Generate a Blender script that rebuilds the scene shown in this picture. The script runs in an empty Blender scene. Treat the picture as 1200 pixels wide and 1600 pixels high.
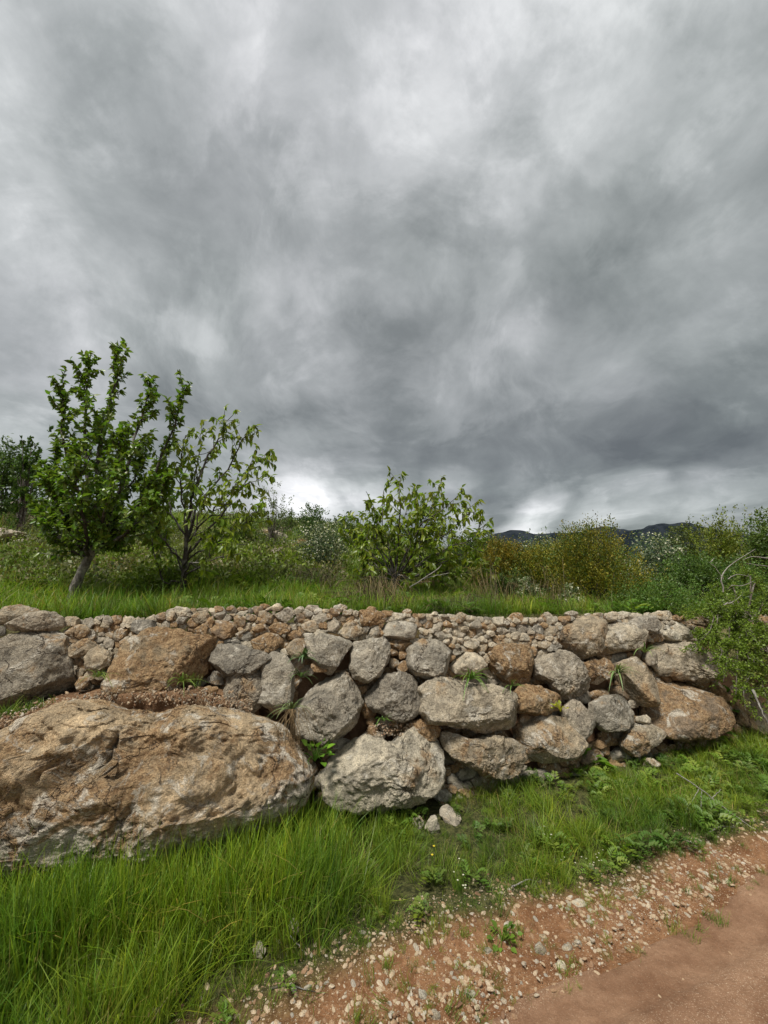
import bpy, math, random
import numpy as np
from mathutils import Matrix, Vector, Euler
R = math.radians
SC = bpy.context.scene
COL = SC.collection
rng = np.random.default_rng(11)
random.seed(5)

# ------------------------------------------------------------------ camera
F = 620.0                    # focal length, in pixels of the 1200x1600 photograph
PITCH = R(9.2)
EYE = 1.60
cam = bpy.data.cameras.new("camera"); cam_o = bpy.data.objects.new("camera", cam); COL.objects.link(cam_o)
cam.sensor_fit = 'VERTICAL'; cam.sensor_height = 36.0; cam.lens = 36.0 * F / 1600.0
cam.clip_start = 0.05; cam.clip_end = 3000
cam_o.location = (0, 0, EYE); cam_o.rotation_euler = (math.pi / 2 + PITCH, 0, 0)
SC.camera = cam_o

def ray(u, v):
    a, b = (u - 600) / F, (800 - v) / F
    return np.array([a, math.cos(PITCH) - math.sin(PITCH) * b, math.sin(PITCH) + math.cos(PITCH) * b])

# ------------------------------------------------------------------ world: broken overcast
SUN_EL, SUN_AZ = R(63), R(212)     # azimuth clockwise from +Y: behind the camera, a little to the left
world = bpy.data.worlds.new("World"); SC.world = world; world.use_nodes = True

class NT:
    """small helper to write node trees"""
    def __init__(s, tree): s.t = tree; s.n = tree.nodes; s.l = tree.links
    def new(s, typ, **kw):
        nd = s.n.new(typ)
        for k, v in kw.items():
            if k == 'inp':
                for i, x in v.items():
                    if isinstance(x, bpy.types.NodeSocket): s.l.new(x, nd.inputs[i])
                    else: nd.inputs[i].default_value = x
            else: setattr(nd, k, v)
        return nd
    def math(s, op, a, b=0.0, c=None, clamp=False):
        i = {0: a, 1: b}
        if c is not None: i[2] = c
        return s.new('ShaderNodeMath', operation=op, use_clamp=clamp, inp=i).outputs[0]
    def vmath(s, op, a, b=(0, 0, 0), out=0):
        return s.new('ShaderNodeVectorMath', operation=op, inp={0: a, 1: b}).outputs[out]
    def noise(s, vec, scale, detail=4, rough=.5, dist=0.0, lac=2.0):
        return s.new('ShaderNodeTexNoise', inp={'Vector': vec, 'Scale': scale, 'Detail': detail, 'Roughness': rough, 'Distortion': dist, 'Lacunarity': lac})
    def rng(s, v, a, b, c=0.0, d=1.0, smooth=True):
        return s.new('ShaderNodeMapRange', interpolation_type='SMOOTHSTEP' if smooth else 'LINEAR', clamp=True,
                     inp={'Value': v, 'From Min': a, 'From Max': b, 'To Min': c, 'To Max': d}).outputs[0]
    def mix(s, f, a, b, blend='MIX'):
        m = s.new('ShaderNodeMix', data_type='RGBA', blend_type=blend)
        for i, x in ((0, f), (6, a), (7, b)):
            if isinstance(x, bpy.types.NodeSocket): s.l.new(x, m.inputs[i])
            else: m.inputs[i].default_value = x if i == 0 else (tuple(x) + (1,))[:4]
        return m.outputs[2]
    def ramp(s, f, stops):
        r = s.new('ShaderNodeValToRGB', inp={0: f}); e = r.color_ramp.elements
        while len(e) > 1: e.remove(e[-1])
        e[0].position = stops[0][0]; e[0].color = tuple(stops[0][1]) + (1,)
        for p, c in stops[1:]:
            k = e.new(p); k.color = tuple(c) + (1,)
        return r.outputs[0]

w = NT(world.node_tree); w.n.clear()
wo = w.new('ShaderNodeOutputWorld')
tc = w.new('ShaderNodeTexCoord').outputs['Generated']
sep = w.new('ShaderNodeSeparateXYZ', inp={0: tc})
zc = w.math('MAXIMUM', sep.outputs[2], 0.0)
zz = w.math('ADD', zc, 0.16)
cx = w.math('DIVIDE', sep.outputs[0], zz); cy = w.math('DIVIDE', sep.outputs[1], zz)
pv = w.new('ShaderNodeCombineXYZ', inp={0: cx, 1: w.math('MULTIPLY', cy, 0.8), 2: 3.7}).outputs[0]
warp = w.noise(pv, 0.9, 3, .5).outputs['Color']
wv = w.new('ShaderNodeVectorMath', operation='SCALE', inp={0: w.vmath('SUBTRACT', warp, (.5, .5, .5)), 'Scale': .8}).outputs[0]
pw = w.vmath('ADD', pv, wv)
n1 = w.noise(pw, 0.75, 6, .52, .1).outputs[0]
n2 = w.noise(w.vmath('ADD', pw, (9.1, 4.4, 0)), 2.3, 8, .58, .1).outputs[0]
dv = w.new('ShaderNodeVectorMath', operation='SCALE', inp={0: tc, 'Scale': 1.0}).outputs[0]
n3 = w.noise(w.vmath('ADD', w.vmath('MULTIPLY', tc, (1, 1, 1.1)), w.new('ShaderNodeVectorMath', operation='SCALE', inp={0: wv, 'Scale': .16}).outputs[0]), 3.9, 11, .60, .35).outputs[0]
acc = w.math('ADD', w.math('MULTIPLY', w.math('SUBTRACT', n1, .5), .26),
             w.math('ADD', w.math('MULTIPLY', w.math('SUBTRACT', n2, .5), .40), w.math('MULTIPLY', w.math('SUBTRACT', n3, .5), .55)))
n4 = w.noise(w.vmath('ADD', w.vmath('MULTIPLY', tc, (1, 1, .9)), w.new('ShaderNodeVectorMath', operation='SCALE', inp={0: wv, 'Scale': .22}).outputs[0]), 2.6, 13, .60, .45).outputs[0]
n5 = w.noise(w.vmath('ADD', pw, (2.2, 8.8, 0)), 1.5, 12, .60, .3).outputs[0]
acc = w.math('ADD', acc, w.math('ADD', w.rng(n4, .47, .56, -.035, .035), w.rng(n5, .47, .57, -.035, .035)))
tcw = w.vmath('NORMALIZE', w.vmath('ADD', tc, w.new('ShaderNodeVectorMath', operation='SCALE', inp={0: wv, 'Scale': .30}).outputs[0]))
# large cloud masses: (pixel of the photo the mass is seen at, angular radius in degrees, lightness)
MASSES = [(980, 620, 28, -.135), (900, 750, 9, -.07), (1100, 690, 12, -.05), (560, 600, 16, -.07), (640, 690, 7, -.09), (460, 640, 8, -.04), (350, 330, 16, -.04),
          (620, 230, 10, .075), (600, 20, 16, .06), (120, 40, 28, .085), (1000, 30, 22, .09), (1130, 200, 12, .05), (1080, 470, 6, .06), (230, 190, 18, .06),
          (490, 755, 7, .15), (440, 795, 8, .20), (700, 735, 4, .12), (740, 812, 4, .16), (850, 812, 5, .36), (960, 790, 5, .26), (1070, 795, 5, .16), (1170, 795, 8, .12), (570, 780, 5, .18),
          (0, 560, 14, .10), (60, 440, 10, .04), (480, 480, 7, .07), (830, 540, 5, .11), (540, 560, 4, .07), (100, 640, 12, .03), (860, 330, 7, .05), (780, 470, 6, .06), (300, 430, 7, -.05), (930, 250, 12, -.06), (730, 600, 6, .02)]
for (u, v, rad, amp) in MASSES:
    d = ray(u, v); d = d / np.linalg.norm(d)
    dot = w.vmath('DOT_PRODUCT', tcw, tuple(d), out=1)
    g = w.rng(dot, math.cos(R(rad)), 1.0, 0, amp)
    acc = w.math('ADD', acc, g)
zb = w.rng(zc, 0.2, 0.95, 0.0, 0.09, False)
lum = w.math('ADD', w.math('ADD', acc, zb), 0.322)
ccol = w.ramp(lum, [(0.0, (.055, .059, .058)), (.18, (.098, .106, .104)), (.36, (.172, .182, .181)), (.52, (.270, .279, .281)), (.70, (.425, .432, .436)), (.86, (.66, .663, .668)), (1.0, (.86, .86, .865))])
tintn = w.noise(w.vmath('ADD', pw, (3, 7, 2)), 1.1, 2).outputs[0]
ccol = w.mix(w.rng(tintn, .35, .65, 0, 1), w.mix(1.0, ccol, (.99, 1.004, .998), 'MULTIPLY'), w.mix(1.0, ccol, (1.008, .996, 1.016), 'MULTIPLY'))
ccol = w.mix(1.0, ccol, (1.01, 1.0, .985), 'MULTIPLY')
below = w.rng(sep.outputs[2], -0.12, 0.0, 0.0, 1.0)
ccol = w.mix(below, (.10, .10, .09), ccol)
bgc = w.new('ShaderNodeBackground', inp={'Color': ccol, 'Strength': 0.655})
skyt = w.new('ShaderNodeTexSky', sky_type='NISHITA', sun_disc=False, sun_elevation=SUN_EL, sun_rotation=SUN_AZ)
bgs = w.new('ShaderNodeBackground', inp={'Color': skyt.outputs[0], 'Strength': 0.1})
mx = w.new('ShaderNodeMixShader', inp={0: 0.965, 1: bgs.outputs[0], 2: bgc.outputs[0]})
w.l.new(mx.outputs[0], wo.inputs[0])
world.cycles.sampling_method = 'MANUAL'; world.cycles.sample_map_resolution = 512

# ------------------------------------------------------------------ sun through cloud, exposure
sun = bpy.data.lights.new("sun", 'SUN'); sun.energy = 1.5; sun.angle = R(12); sun.color = (1.0, .955, .88)
sun_o = bpy.data.objects.new("sun", sun); COL.objects.link(sun_o)
sd = Vector((math.sin(SUN_AZ) * math.cos(SUN_EL), math.cos(SUN_AZ) * math.cos(SUN_EL), math.sin(SUN_EL)))
sun_o.rotation_euler = sd.to_track_quat('Z', 'Y').to_euler(); sun_o.location = (0, -5, 12)
SC.view_settings.view_transform = 'Standard'; SC.view_settings.look = 'None'
SC.view_settings.exposure = 1.75; SC.view_settings.gamma = 1; SC.view_settings.use_curve_mapping = False
SC.render.engine = 'CYCLES'
SC.cycles.max_bounces = 6; SC.cycles.diffuse_bounces = 3; SC.cycles.glossy_bounces = 2; SC.cycles.transmission_bounces = 3; SC.cycles.transparent_max_bounces = 6

# ================================================================== helpers
def hash3(ix, iy, iz, seed=0):
    h = (ix.astype(np.int64) * 374761393 + iy.astype(np.int64) * 668265263 + iz.astype(np.int64) * 2147483647 + seed * 1274126177) & 0xffffffff
    h = ((h ^ (h >> 13)) * 1274126177) & 0xffffffff
    h = ((h ^ (h >> 16)) * 2246822519) & 0xffffffff
    return ((h ^ (h >> 15)) & 0xffffff) / float(0xffffff)
def vnoise(P, seed=0):
    I = np.floor(P).astype(np.int64); f = P - I; f = f * f * f * (f * (f * 6 - 15) + 10)
    out = 0
    for dx in (0, 1):
        for dy in (0, 1):
            for dz in (0, 1):
                wgt = (f[:, 0] if dx else 1 - f[:, 0]) * (f[:, 1] if dy else 1 - f[:, 1]) * (f[:, 2] if dz else 1 - f[:, 2])
                out = out + wgt * hash3(I[:, 0] + dx, I[:, 1] + dy, I[:, 2] + dz, seed)
    return out * 2 - 1
_Q = np.array([[0, .8, .6], [-.8, .36, -.48], [-.6, -.48, .64]])
def fbm(P, seed=0, octv=4, gain=.5):
    s = 0; a = 1; P = np.asarray(P, float)
    for o in range(octv):
        s = s + a * vnoise(P, seed + o * 17); a *= gain; P = (P @ _Q.T) * 2.03 + 5.3
    return s

def mk_mesh(name, V, faces, mats=(), smooth=True, attrs=None, midx=None):
    """faces: list of int arrays (m,k)"""
    me = bpy.data.meshes.new(name)
    V = np.asarray(V, np.float32)
    faces = [np.asarray(f, np.int32) for f in (faces if isinstance(faces, list) else [faces]) if len(f)]
    me.vertices.add(len(V)); me.vertices.foreach_set('co', V.ravel())
    nl = sum(f.size for f in faces); npoly = sum(len(f) for f in faces)
    me.loops.add(nl); me.loops.foreach_set('vertex_index', np.concatenate([f.ravel() for f in faces]))
    me.polygons.add(npoly)
    tot = np.concatenate([np.full(len(f), f.shape[1], np.int32) for f in faces])
    me.polygons.foreach_set('loop_start', (np.cumsum(tot) - tot).astype(np.int32))
    me.polygons.foreach_set('use_smooth', np.full(npoly, smooth))
    if midx is not None: me.polygons.foreach_set('material_index', np.asarray(midx, np.int32))
    me.update(calc_edges=True)
    for k, a in (attrs or {}).items():
        a = np.asarray(a, np.float32)
        if a.ndim == 1:
            at = me.attributes.new(k, 'FLOAT', 'POINT'); at.data.foreach_set('value', a)
        else:
            at = me.attributes.new(k, 'FLOAT_COLOR', 'POINT')
            if a.shape[1] == 3: a = np.concatenate([a, np.ones((len(a), 1), np.float32)], 1)
            at.data.foreach_set('color', a.ravel())
    for m in mats: me.materials.append(m)
    return me
def link(name, data, parent=None, loc=None, mat=None):
    o = bpy.data.objects.new(name, data); COL.objects.link(o)
    if mat is not None: o.matrix_world = Matrix(mat) if not isinstance(mat, Matrix) else mat
    elif loc is not None: o.location = tuple(loc)
    if parent is not None:
        o.parent = parent
        if parent.location.length or parent.rotation_euler != Euler((0, 0, 0)):
            o.matrix_parent_inverse = parent.matrix_basis.inverted()
    return o
def tag(o, label=None, cat=None, group=None, kind=None):
    if label: o['label'] = label
    if cat: o['category'] = cat
    if group: o['group'] = group
    if kind: o['kind'] = kind
    return o
def empty(name, loc, label, cat, group=None):
    o = bpy.data.objects.new(name, None); COL.objects.link(o); o.location = tuple(loc); o.empty_display_size = .1
    return tag(o, label, cat, group)

_ico = {}
def ico(sub):
    if sub in _ico: return _ico[sub]
    t = (1 + 5 ** .5) / 2
    V = [(-1, t, 0), (1, t, 0), (-1, -t, 0), (1, -t, 0), (0, -1, t), (0, 1, t), (0, -1, -t), (0, 1, -t), (t, 0, -1), (t, 0, 1), (-t, 0, -1), (-t, 0, 1)]
    Fc = [(0, 11, 5), (0, 5, 1), (0, 1, 7), (0, 7, 10), (0, 10, 11), (1, 5, 9), (5, 11, 4), (11, 10, 2), (10, 7, 6), (7, 1, 8), (3, 9, 4), (3, 4, 2), (3, 2, 6), (3, 6, 8), (3, 8, 9), (4, 9, 5), (2, 4, 11), (6, 2, 10), (8, 6, 7), (9, 8, 1)]
    V = np.array(V, float); V /= np.linalg.norm(V, axis=1)[:, None]; Fc = np.array(Fc)
    for _ in range(sub):
        E = np.concatenate([Fc[:, [0, 1]], Fc[:, [1, 2]], Fc[:, [2, 0]]]); E = np.sort(E, 1)
        key = E[:, 0] * 10000000 + E[:, 1]; uk, inv = np.unique(key, return_inverse=True)
        M = (V[uk // 10000000] + V[uk % 10000000]); M /= np.linalg.norm(M, axis=1)[:, None]
        n = len(Fc); a, b, c = inv[:n] + len(V), inv[n:2 * n] + len(V), inv[2 * n:] + len(V)
        Fc = np.concatenate([np.stack([Fc[:, 0], a, c], 1), np.stack([Fc[:, 1], b, a], 1), np.stack([Fc[:, 2], c, b], 1), np.stack([a, b, c], 1)])
        V = np.concatenate([V, M])
    _ico[sub] = (V, Fc); return _ico[sub]

def tube(path, radii, sides=6):
    """swept tube; returns V, F(quads)"""
    P = np.asarray(path, float); n = len(P)
    T = np.gradient(P, axis=0); T /= np.linalg.norm(T, axis=1)[:, None] + 1e-9
    up = np.array([0.31, 0.17, .93]) if abs(T[0, 2]) < .9 else np.array([1., .1, 0])
    V = []
    for i in range(n):
        a = np.cross(T[i], up); a /= np.linalg.norm(a) + 1e-9; b = np.cross(a, T[i]); up = b
        an = np.arange(sides) * 2 * math.pi / sides
        V.append(P[i] + radii[i] * (np.cos(an)[:, None] * a + np.sin(an)[:, None] * b))
    V = np.concatenate(V)
    i = np.arange(n - 1)[:, None] * sides; j = np.arange(sides)[None]; j2 = (j + 1) % sides
    Fq = np.stack([(i + j).ravel(), (i + j2).ravel(), (i + j2 + sides).ravel(), (i + j + sides).ravel()], 1)
    return V, Fq
class Acc:
    def __init__(s): s.V = []; s.F = {}; s.n = 0; s.T = []
    def add(s, V, Fc, tint=None):
        V = np.asarray(V); Fc = np.asarray(Fc)
        s.V.append(V); s.F.setdefault(Fc.shape[1], []).append(Fc + s.n); s.n += len(V)
        s.T.append(np.broadcast_to(np.array(tint if tint is not None else (1, 1, 1), float), (len(V), 3)) if tint is None or np.ndim(tint) == 1 else tint)
    def mesh(s, name, mats, smooth=True):
        return mk_mesh(name, np.concatenate(s.V), [np.concatenate(f) for f in s.F.values()], mats, smooth, {'tint': np.concatenate(s.T)})
def curve_pts(pts, n):
    """Catmull-Rom through pts"""
    P = np.asarray(pts, float); P = np.vstack([2 * P[0] - P[1], P, 2 * P[-1] - P[-2]])
    m = len(P) - 3; out = []
    for t in np.linspace(0, m - 1e-6, n):
        i = int(t); f = t - i; a, b, c, d = P[i:i + 4]
        out.append(.5 * (2 * b + (c - a) * f + (2 * a - 5 * b + 4 * c - d) * f * f + (3 * b - a - 3 * c + d) * f ** 3))
    return np.array(out)

# ------------------------------------------------------------------ the lie of the land
AL = math.atan(.345); D = np.array([math.cos(AL), math.sin(AL), 0]); N = np.array([-math.sin(AL), math.cos(AL), 0])
O = np.array([0, 2.92, 0.])
LEAN = .34
def sn(X, Y): return (X - O[0]) * D[0] + (Y - O[1]) * D[1], (X - O[0]) * N[0] + (Y - O[1]) * N[1]
def sstep(x, a, b):
    t = np.clip((x - a) / (b - a), 0, 1); return t * t * (3 - 2 * t)
S_END = 3.75
def ztop(s): return np.interp(s, [-30, -2.5, 0, 1.5, 3, 4.5, 9, 40], [1.32, 1.30, 1.265, 1.235, 1.19, 1.15, 1.0, 1.0])
def terrain(X, Y, detail=True):
    X = np.atleast_1d(np.asarray(X, float)); Y = np.atleast_1d(np.asarray(Y, float))
    s, n = sn(X, Y)
    zt = ztop(s)
    soft = sstep(s, S_END - .2, S_END + 1.2)
    zf = (n - .20) / (LEAN + soft * .55)
    wob = vnoise(np.stack([s * 1.7, n * 1.7, 0 * s], 1), 3) * .04
    z = np.clip(zf + wob * 2, 0, None)
    z = zt - np.log1p(np.exp(np.clip((zt - z) / .05, -30, 30))) * .05      # smooth minimum with the terrace
    z = np.maximum(z, 0)
    fac = 1 - .84 * sstep(X, -3.5, 10)
    n2 = np.clip(n - 1.0, 0, None)
    rise = .25 * fac * (n2 - 0.0) * (n2 / (n2 + 1.6))
    rise = 6.0 * fac * (1 - np.exp(-rise / (6.0 * fac)))                   # crest
    far = sstep(n, 30, 120)
    z = z + rise * (1 - far * .8)
    if detail:
        P = np.stack([X, Y, 0 * X], 1)
        z = z + (n > .55) * sstep(n, .55, 1.6) * (fbm(P * .55, 21, 4) * .09 + fbm(P * 2.1, 31, 3) * .025) * (1 + 1.6 * sstep(n, 3, 10))
        z = z + sstep(-n, -.1, .3) * (1 - sstep(-n, .85, 1.1)) * fbm(P * 1.5, 41, 3) * .03
    return z
def track_c(s): return np.interp(s, [-1, 0, 2, 5], [-1.44, -1.36, -1.25, -1.15])
def track_f(s, n): return np.exp(-((n - track_c(s)) / np.interp(s, [0, 2], [.09, .15])) ** 4)
def edge_r(s): return np.interp(s, [-1, 0, 2, 4], [-1.36, -1.27, -1.08, -.98])
def tz(x, y): return float(terrain([x], [y])[0])
UPW = np.array([N[0] * LEAN, N[1] * LEAN, 1.0]); LU = np.linalg.norm(UPW); UPW /= LU
NW = np.cross(UPW, D); NW = NW / np.linalg.norm(NW)
if NW[1] > 0: NW = -NW                       # outward normal of the wall face, toward the road
def hit(u, v, off=0.0):
    """where the line of sight through a photo pixel meets the wall face (moved out by off)"""
    d = ray(u, v); o = np.array([0, 0, EYE]); q = O + NW * off
    return o + d * (np.dot(q - o, NW) / np.dot(d, NW))
def groundhit(u, v):
    d = ray(u, v); t = .4
    for _ in range(4000):
        p = np.array([0, 0, EYE]) + d * t
        if p[2] < tz(p[0], p[1]): return p
        t *= 1.01
        if t > 400: break
    return p
def at(u, v, Y):
    d = ray(u, v); return np.array([0, 0, EYE]) + d * (Y / d[1])

# ================================================================== materials
def newmat(name):
    m = bpy.data.materials.new(name); m.use_nodes = True; t = NT(m.node_tree); t.n.clear()
    out = t.new('ShaderNodeOutputMaterial'); return m, t, out

def rock_material(name, scale=1.0):
    m, t, out = newmat(name)
    oi = t.new('ShaderNodeObjectInfo')
    off = t.new('ShaderNodeVectorMath', operation='SCALE', inp={0: (37., 91., 53.), 'Scale': oi.outputs['Random']}).outputs[0]
    co = t.vmath('ADD', t.new('ShaderNodeTexCoord').outputs['Object'], off)
    base = oi.outputs['Color']; stain = oi.outputs['Alpha']
    nA = t.noise(co, 2.6 * scale, 6, .6, .4).outputs[0]
    nB = t.noise(t.vmath('ADD', co, (3, 1, 7)), 9 * scale, 8, .65, .3).outputs[0]
    nC = t.noise(t.vmath('ADD', co, (7, 2, 1)), 38 * scale, 6, .7).outputs[0]
    nD = t.noise(t.vmath('ADD', co, (1, 8, 4)), 120 * scale, 4, .7).outputs[0]
    c = t.mix(t.rng(nB, .35, .68), t.mix(1, base, (.60, .60, .60), 'MULTIPLY'), t.mix(1, base, (1.15, 1.13, 1.1), 'MULTIPLY'))
    och = t.mix(t.rng(nC, .35, .65), (.22, .125, .058), (.46, .315, .17))
    sm = t.math('ADD', t.math('MULTIPLY', nA, .75), t.math('MULTIPLY', nB, .35))
    sf = t.rng(t.math('ADD', sm, t.math('MULTIPLY', t.math('SUBTRACT', stain, .5), .55)), .53, .62, 0, .9)
    c = t.mix(sf, c, och)
    # pale lichen and calcite crusts
    lv = t.noise(t.vmath('ADD', co, (4, 4, 9)), 5.5 * scale, 9, .72, 1.2).outputs[0]
    pale = t.new('ShaderNodeAttribute', attribute_name='pale').outputs['Fac']
    lv = t.math('ADD', lv, t.math('MULTIPLY', pale, .12))
    lf = t.rng(lv, .525, .62, 0, .78)
    c = t.mix(lf, c, (.66, .61, .51))
    # dark lichen
    dk = t.rng(t.noise(t.vmath('ADD', co, (5, 5, 2)), 13 * scale, 8, .75, .8).outputs[0], .55, .65, 0, .65)
    c = t.mix(dk, c, (.075, .068, .058))
    c = t.mix(t.rng(nD, .40, .62, 0, 1), t.mix(1, c, (.66, .66, .66), 'MULTIPLY'), t.mix(1, c, (1.13, 1.13, 1.12), 'MULTIPLY'))
    # hairline cracks
    wv = t.vmath('ADD', co, t.new('ShaderNodeVectorMath', operation='SCALE', inp={0: t.noise(co, 4 * scale, 5, .6).outputs['Color'], 'Scale': .35 / scale}).outputs[0])
    vor = t.new('ShaderNodeTexVoronoi', feature='DISTANCE_TO_EDGE', inp={'Vector': wv, 'Scale': 3.6 * scale}).outputs[0]
    cr = t.math('MULTIPLY', t.rng(vor, .0, .022, 1, 0), t.rng(nA, .47, .60, 0, 1))
    c = t.mix(t.math('MULTIPLY', cr, .75), c, (.07, .05, .035))
    hgt = t.math('ADD', t.math('ADD', t.math('MULTIPLY', nB, .55), t.math('MULTIPLY', nC, .28)), t.math('SUBTRACT', t.math('MULTIPLY', nD, .11), t.math('MULTIPLY', cr, .22)))
    hgt = t.math('ADD', hgt, t.math('MULTIPLY', lf, .06))
    b = t.new('ShaderNodeBump', inp={'Strength': 1.0, 'Distance': .095 / scale, 'Height': hgt})
    p = t.new('ShaderNodeBsdfPrincipled', inp={'Base Color': c, 'Roughness': .9, 'Specular IOR Level': .25, 'Normal': b.outputs[0]})
    t.l.new(p.outputs[0], out.inputs[0]); return m
M_ROCK = rock_material("limestone")
M_STONE = rock_material("limestone_small", 2.2)

def leaf_material(name, base, trans=.35, rough=.5, var=.35, useinst=False, spec=.35):
    m, t, out = newmat(name)
    a = t.new('ShaderNodeAttribute', attribute_name='tint').outputs['Color']
    c = t.mix(1, base, a, 'MULTIPLY')
    oi = t.new('ShaderNodeObjectInfo').outputs['Random']
    if useinst:
        c = t.mix(t.rng(oi, 0, 1, 0, 1, False), t.mix(1, c, (.72, .78, .8), 'MULTIPLY'), t.mix(1, c, (1.2, 1.16, .95), 'MULTIPLY'))
        g = t.new('ShaderNodeNewGeometry').outputs['Position']
        pn = t.noise(g, 1.4, 4, .6).outputs[0]
        c = t.mix(t.rng(pn, .35, .66), t.mix(1, c, (.70, .80, .8), 'MULTIPLY'), t.mix(1, c, (1.28, 1.14, .9), 'MULTIPLY'))
    p = t.new('ShaderNodeBsdfPrincipled', inp={'Base Color': c, 'Roughness': rough, 'Specular IOR Level': spec})
    tr = t.new('ShaderNodeBsdfTranslucent', inp={'Color': t.mix(1, c, (1.35, 1.5, .75), 'MULTIPLY')})
    mxs = t.new('ShaderNodeMixShader', inp={0: trans, 1: p.outputs[0], 2: tr.outputs[0]})
    t.l.new(mxs.outputs[0], out.inputs[0]); return m
M_GRASS = leaf_material("grass_blade", (.152, .238, .033), .40, .45, useinst=True)
M_HERB = leaf_material("herb_leaf", (.11, .175, .03), .35, .5, useinst=True)
M_STRAW = leaf_material("dry_straw", (.36, .30, .18), .2, .8, useinst=True, spec=.1)
M_LEAF1 = leaf_material("pear_leaf", (.108, .182, .026), .38, .36, spec=.5)
M_LEAF2 = leaf_material("cherry_leaf", (.165, .235, .026), .45, .38, spec=.5)
M_JUN = leaf_material("juniper_sprig", (.185, .175, .020), .2, .6)
M_SHR = leaf_material("shrub_leaf", (.075, .115, .028), .3, .5)
M_SILV = leaf_material("grey_green_leaf", (.15, .18, .10), .25, .55)
M_BLOS = leaf_material("white_blossom", (.62, .61, .46), .3, .7)
M_YEL = leaf_material("yellow_flower", (.75, .58, .04), .3, .6)
M_STRAP = leaf_material("asphodel_leaf", (.105, .150, .055), .25, .42)

def bark_material(name, a, b, scale=18):
    m, t, out = newmat(name)
    co = t.new('ShaderNodeTexCoord').outputs['Object']
    st = t.vmath('MULTIPLY', co, (1, 1, .35))
    n = t.noise(st, scale, 8, .7, .8).outputs[0]; n2 = t.noise(co, scale * .25, 4, .6).outputs[0]
    c = t.mix(t.rng(n, .35, .65), a, b); c = t.mix(t.rng(n2, .5, .68, 0, .6), c, (.36, .35, .31))
    bp = t.new('ShaderNodeBump', inp={'Strength': 1.0, 'Distance': .03, 'Height': n})
    p = t.new('ShaderNodeBsdfPrincipled', inp={'Base Color': c, 'Roughness': .9, 'Normal': bp.outputs[0]})
    t.l.new(p.outputs[0], out.inputs[0]); return m
M_BARK = bark_material("pear_bark", (.05, .042, .034), (.27, .245, .205), 30)
M_BARKD = bark_material("cherry_bark", (.022, .018, .016), (.075, .062, .052), 26)
M_DEAD = bark_material("dead_wood", (.20, .18, .16), (.46, .43, .39), 40)
M_TWIG = bark_material("twig_bark", (.07, .055, .04), (.17, .14, .11), 50)

def ground_material():
    m, t, out = newmat("earth_and_turf")
    co = t.new('ShaderNodeTexCoord').outputs['Object']
    at_ = t.new('ShaderNodeAttribute', attribute_name='zones').outputs['Color']
    sp = t.new('ShaderNodeSeparateColor', inp={0: at_})      # R bare verge, G terrace and hill, B wall core
    nA = t.noise(co, .9, 6, .6, .5).outputs[0]; nB = t.noise(co, 6, 8, .65, .4).outputs[0]; nC = t.noise(co, 45, 6, .7).outputs[0]; nD = t.noise(co, 160, 3, .7).outputs[0]
    litter = t.mix(t.rng(nC, .4, .62), (.030, .034, .012), (.10, .10, .035))
    soil = t.mix(t.rng(nB, .35, .65), (.205, .095, .043), (.34, .185, .095))
    soil = t.mix(t.rng(nC, .42, .62, 0, .8), t.mix(1, soil, (.7, .66, .62), 'MULTIPLY'), soil)
    soil = t.mix(t.rng(nD, .58, .66, 0, .6), soil, (.50, .38, .25))
    hill = t.mix(t.rng(nB, .38, .62), (.075, .10, .022), (.15, .17, .045))
    dry = t.mix(t.rng(nC, .4, .6), (.14, .105, .06), (.27, .22, .13))
    hill = t.mix(t.rng(t.math('ADD', nA, t.math('MULTIPLY', t.math('SUBTRACT', nB, .5), .5)), .46, .60, 0, .8), hill, dry)
    hill = t.mix(t.rng(t.noise(t.vmath('ADD', co, (5, 9, 0)), .55, 6, .6).outputs[0], .57, .66, 0, .9), hill, (.23, .12, .065))
    c = t.mix(sp.outputs[1], litter, hill); c = t.mix(sp.outputs[0], c, soil)
    core = t.mix(t.rng(nB, .3, .65), (.10, .052, .028), (.26, .155, .085)); c = t.mix(sp.outputs[2], c, core)
    h = t.math('ADD', t.math('MULTIPLY', nB, .5), t.math('ADD', t.math('MULTIPLY', nC, .35), t.math('MULTIPLY', nD, .2)))
    b = t.new('ShaderNodeBump', inp={'Strength': 1, 'Distance': .04, 'Height': h})
    p = t.new('ShaderNodeBsdfPrincipled', inp={'Base Color': c, 'Roughness': .95, 'Specular IOR Level': .15, 'Normal': b.outputs[0]})
    t.l.new(p.outputs[0], out.inputs[0]); return m
M_GROUND = ground_material()
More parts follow.
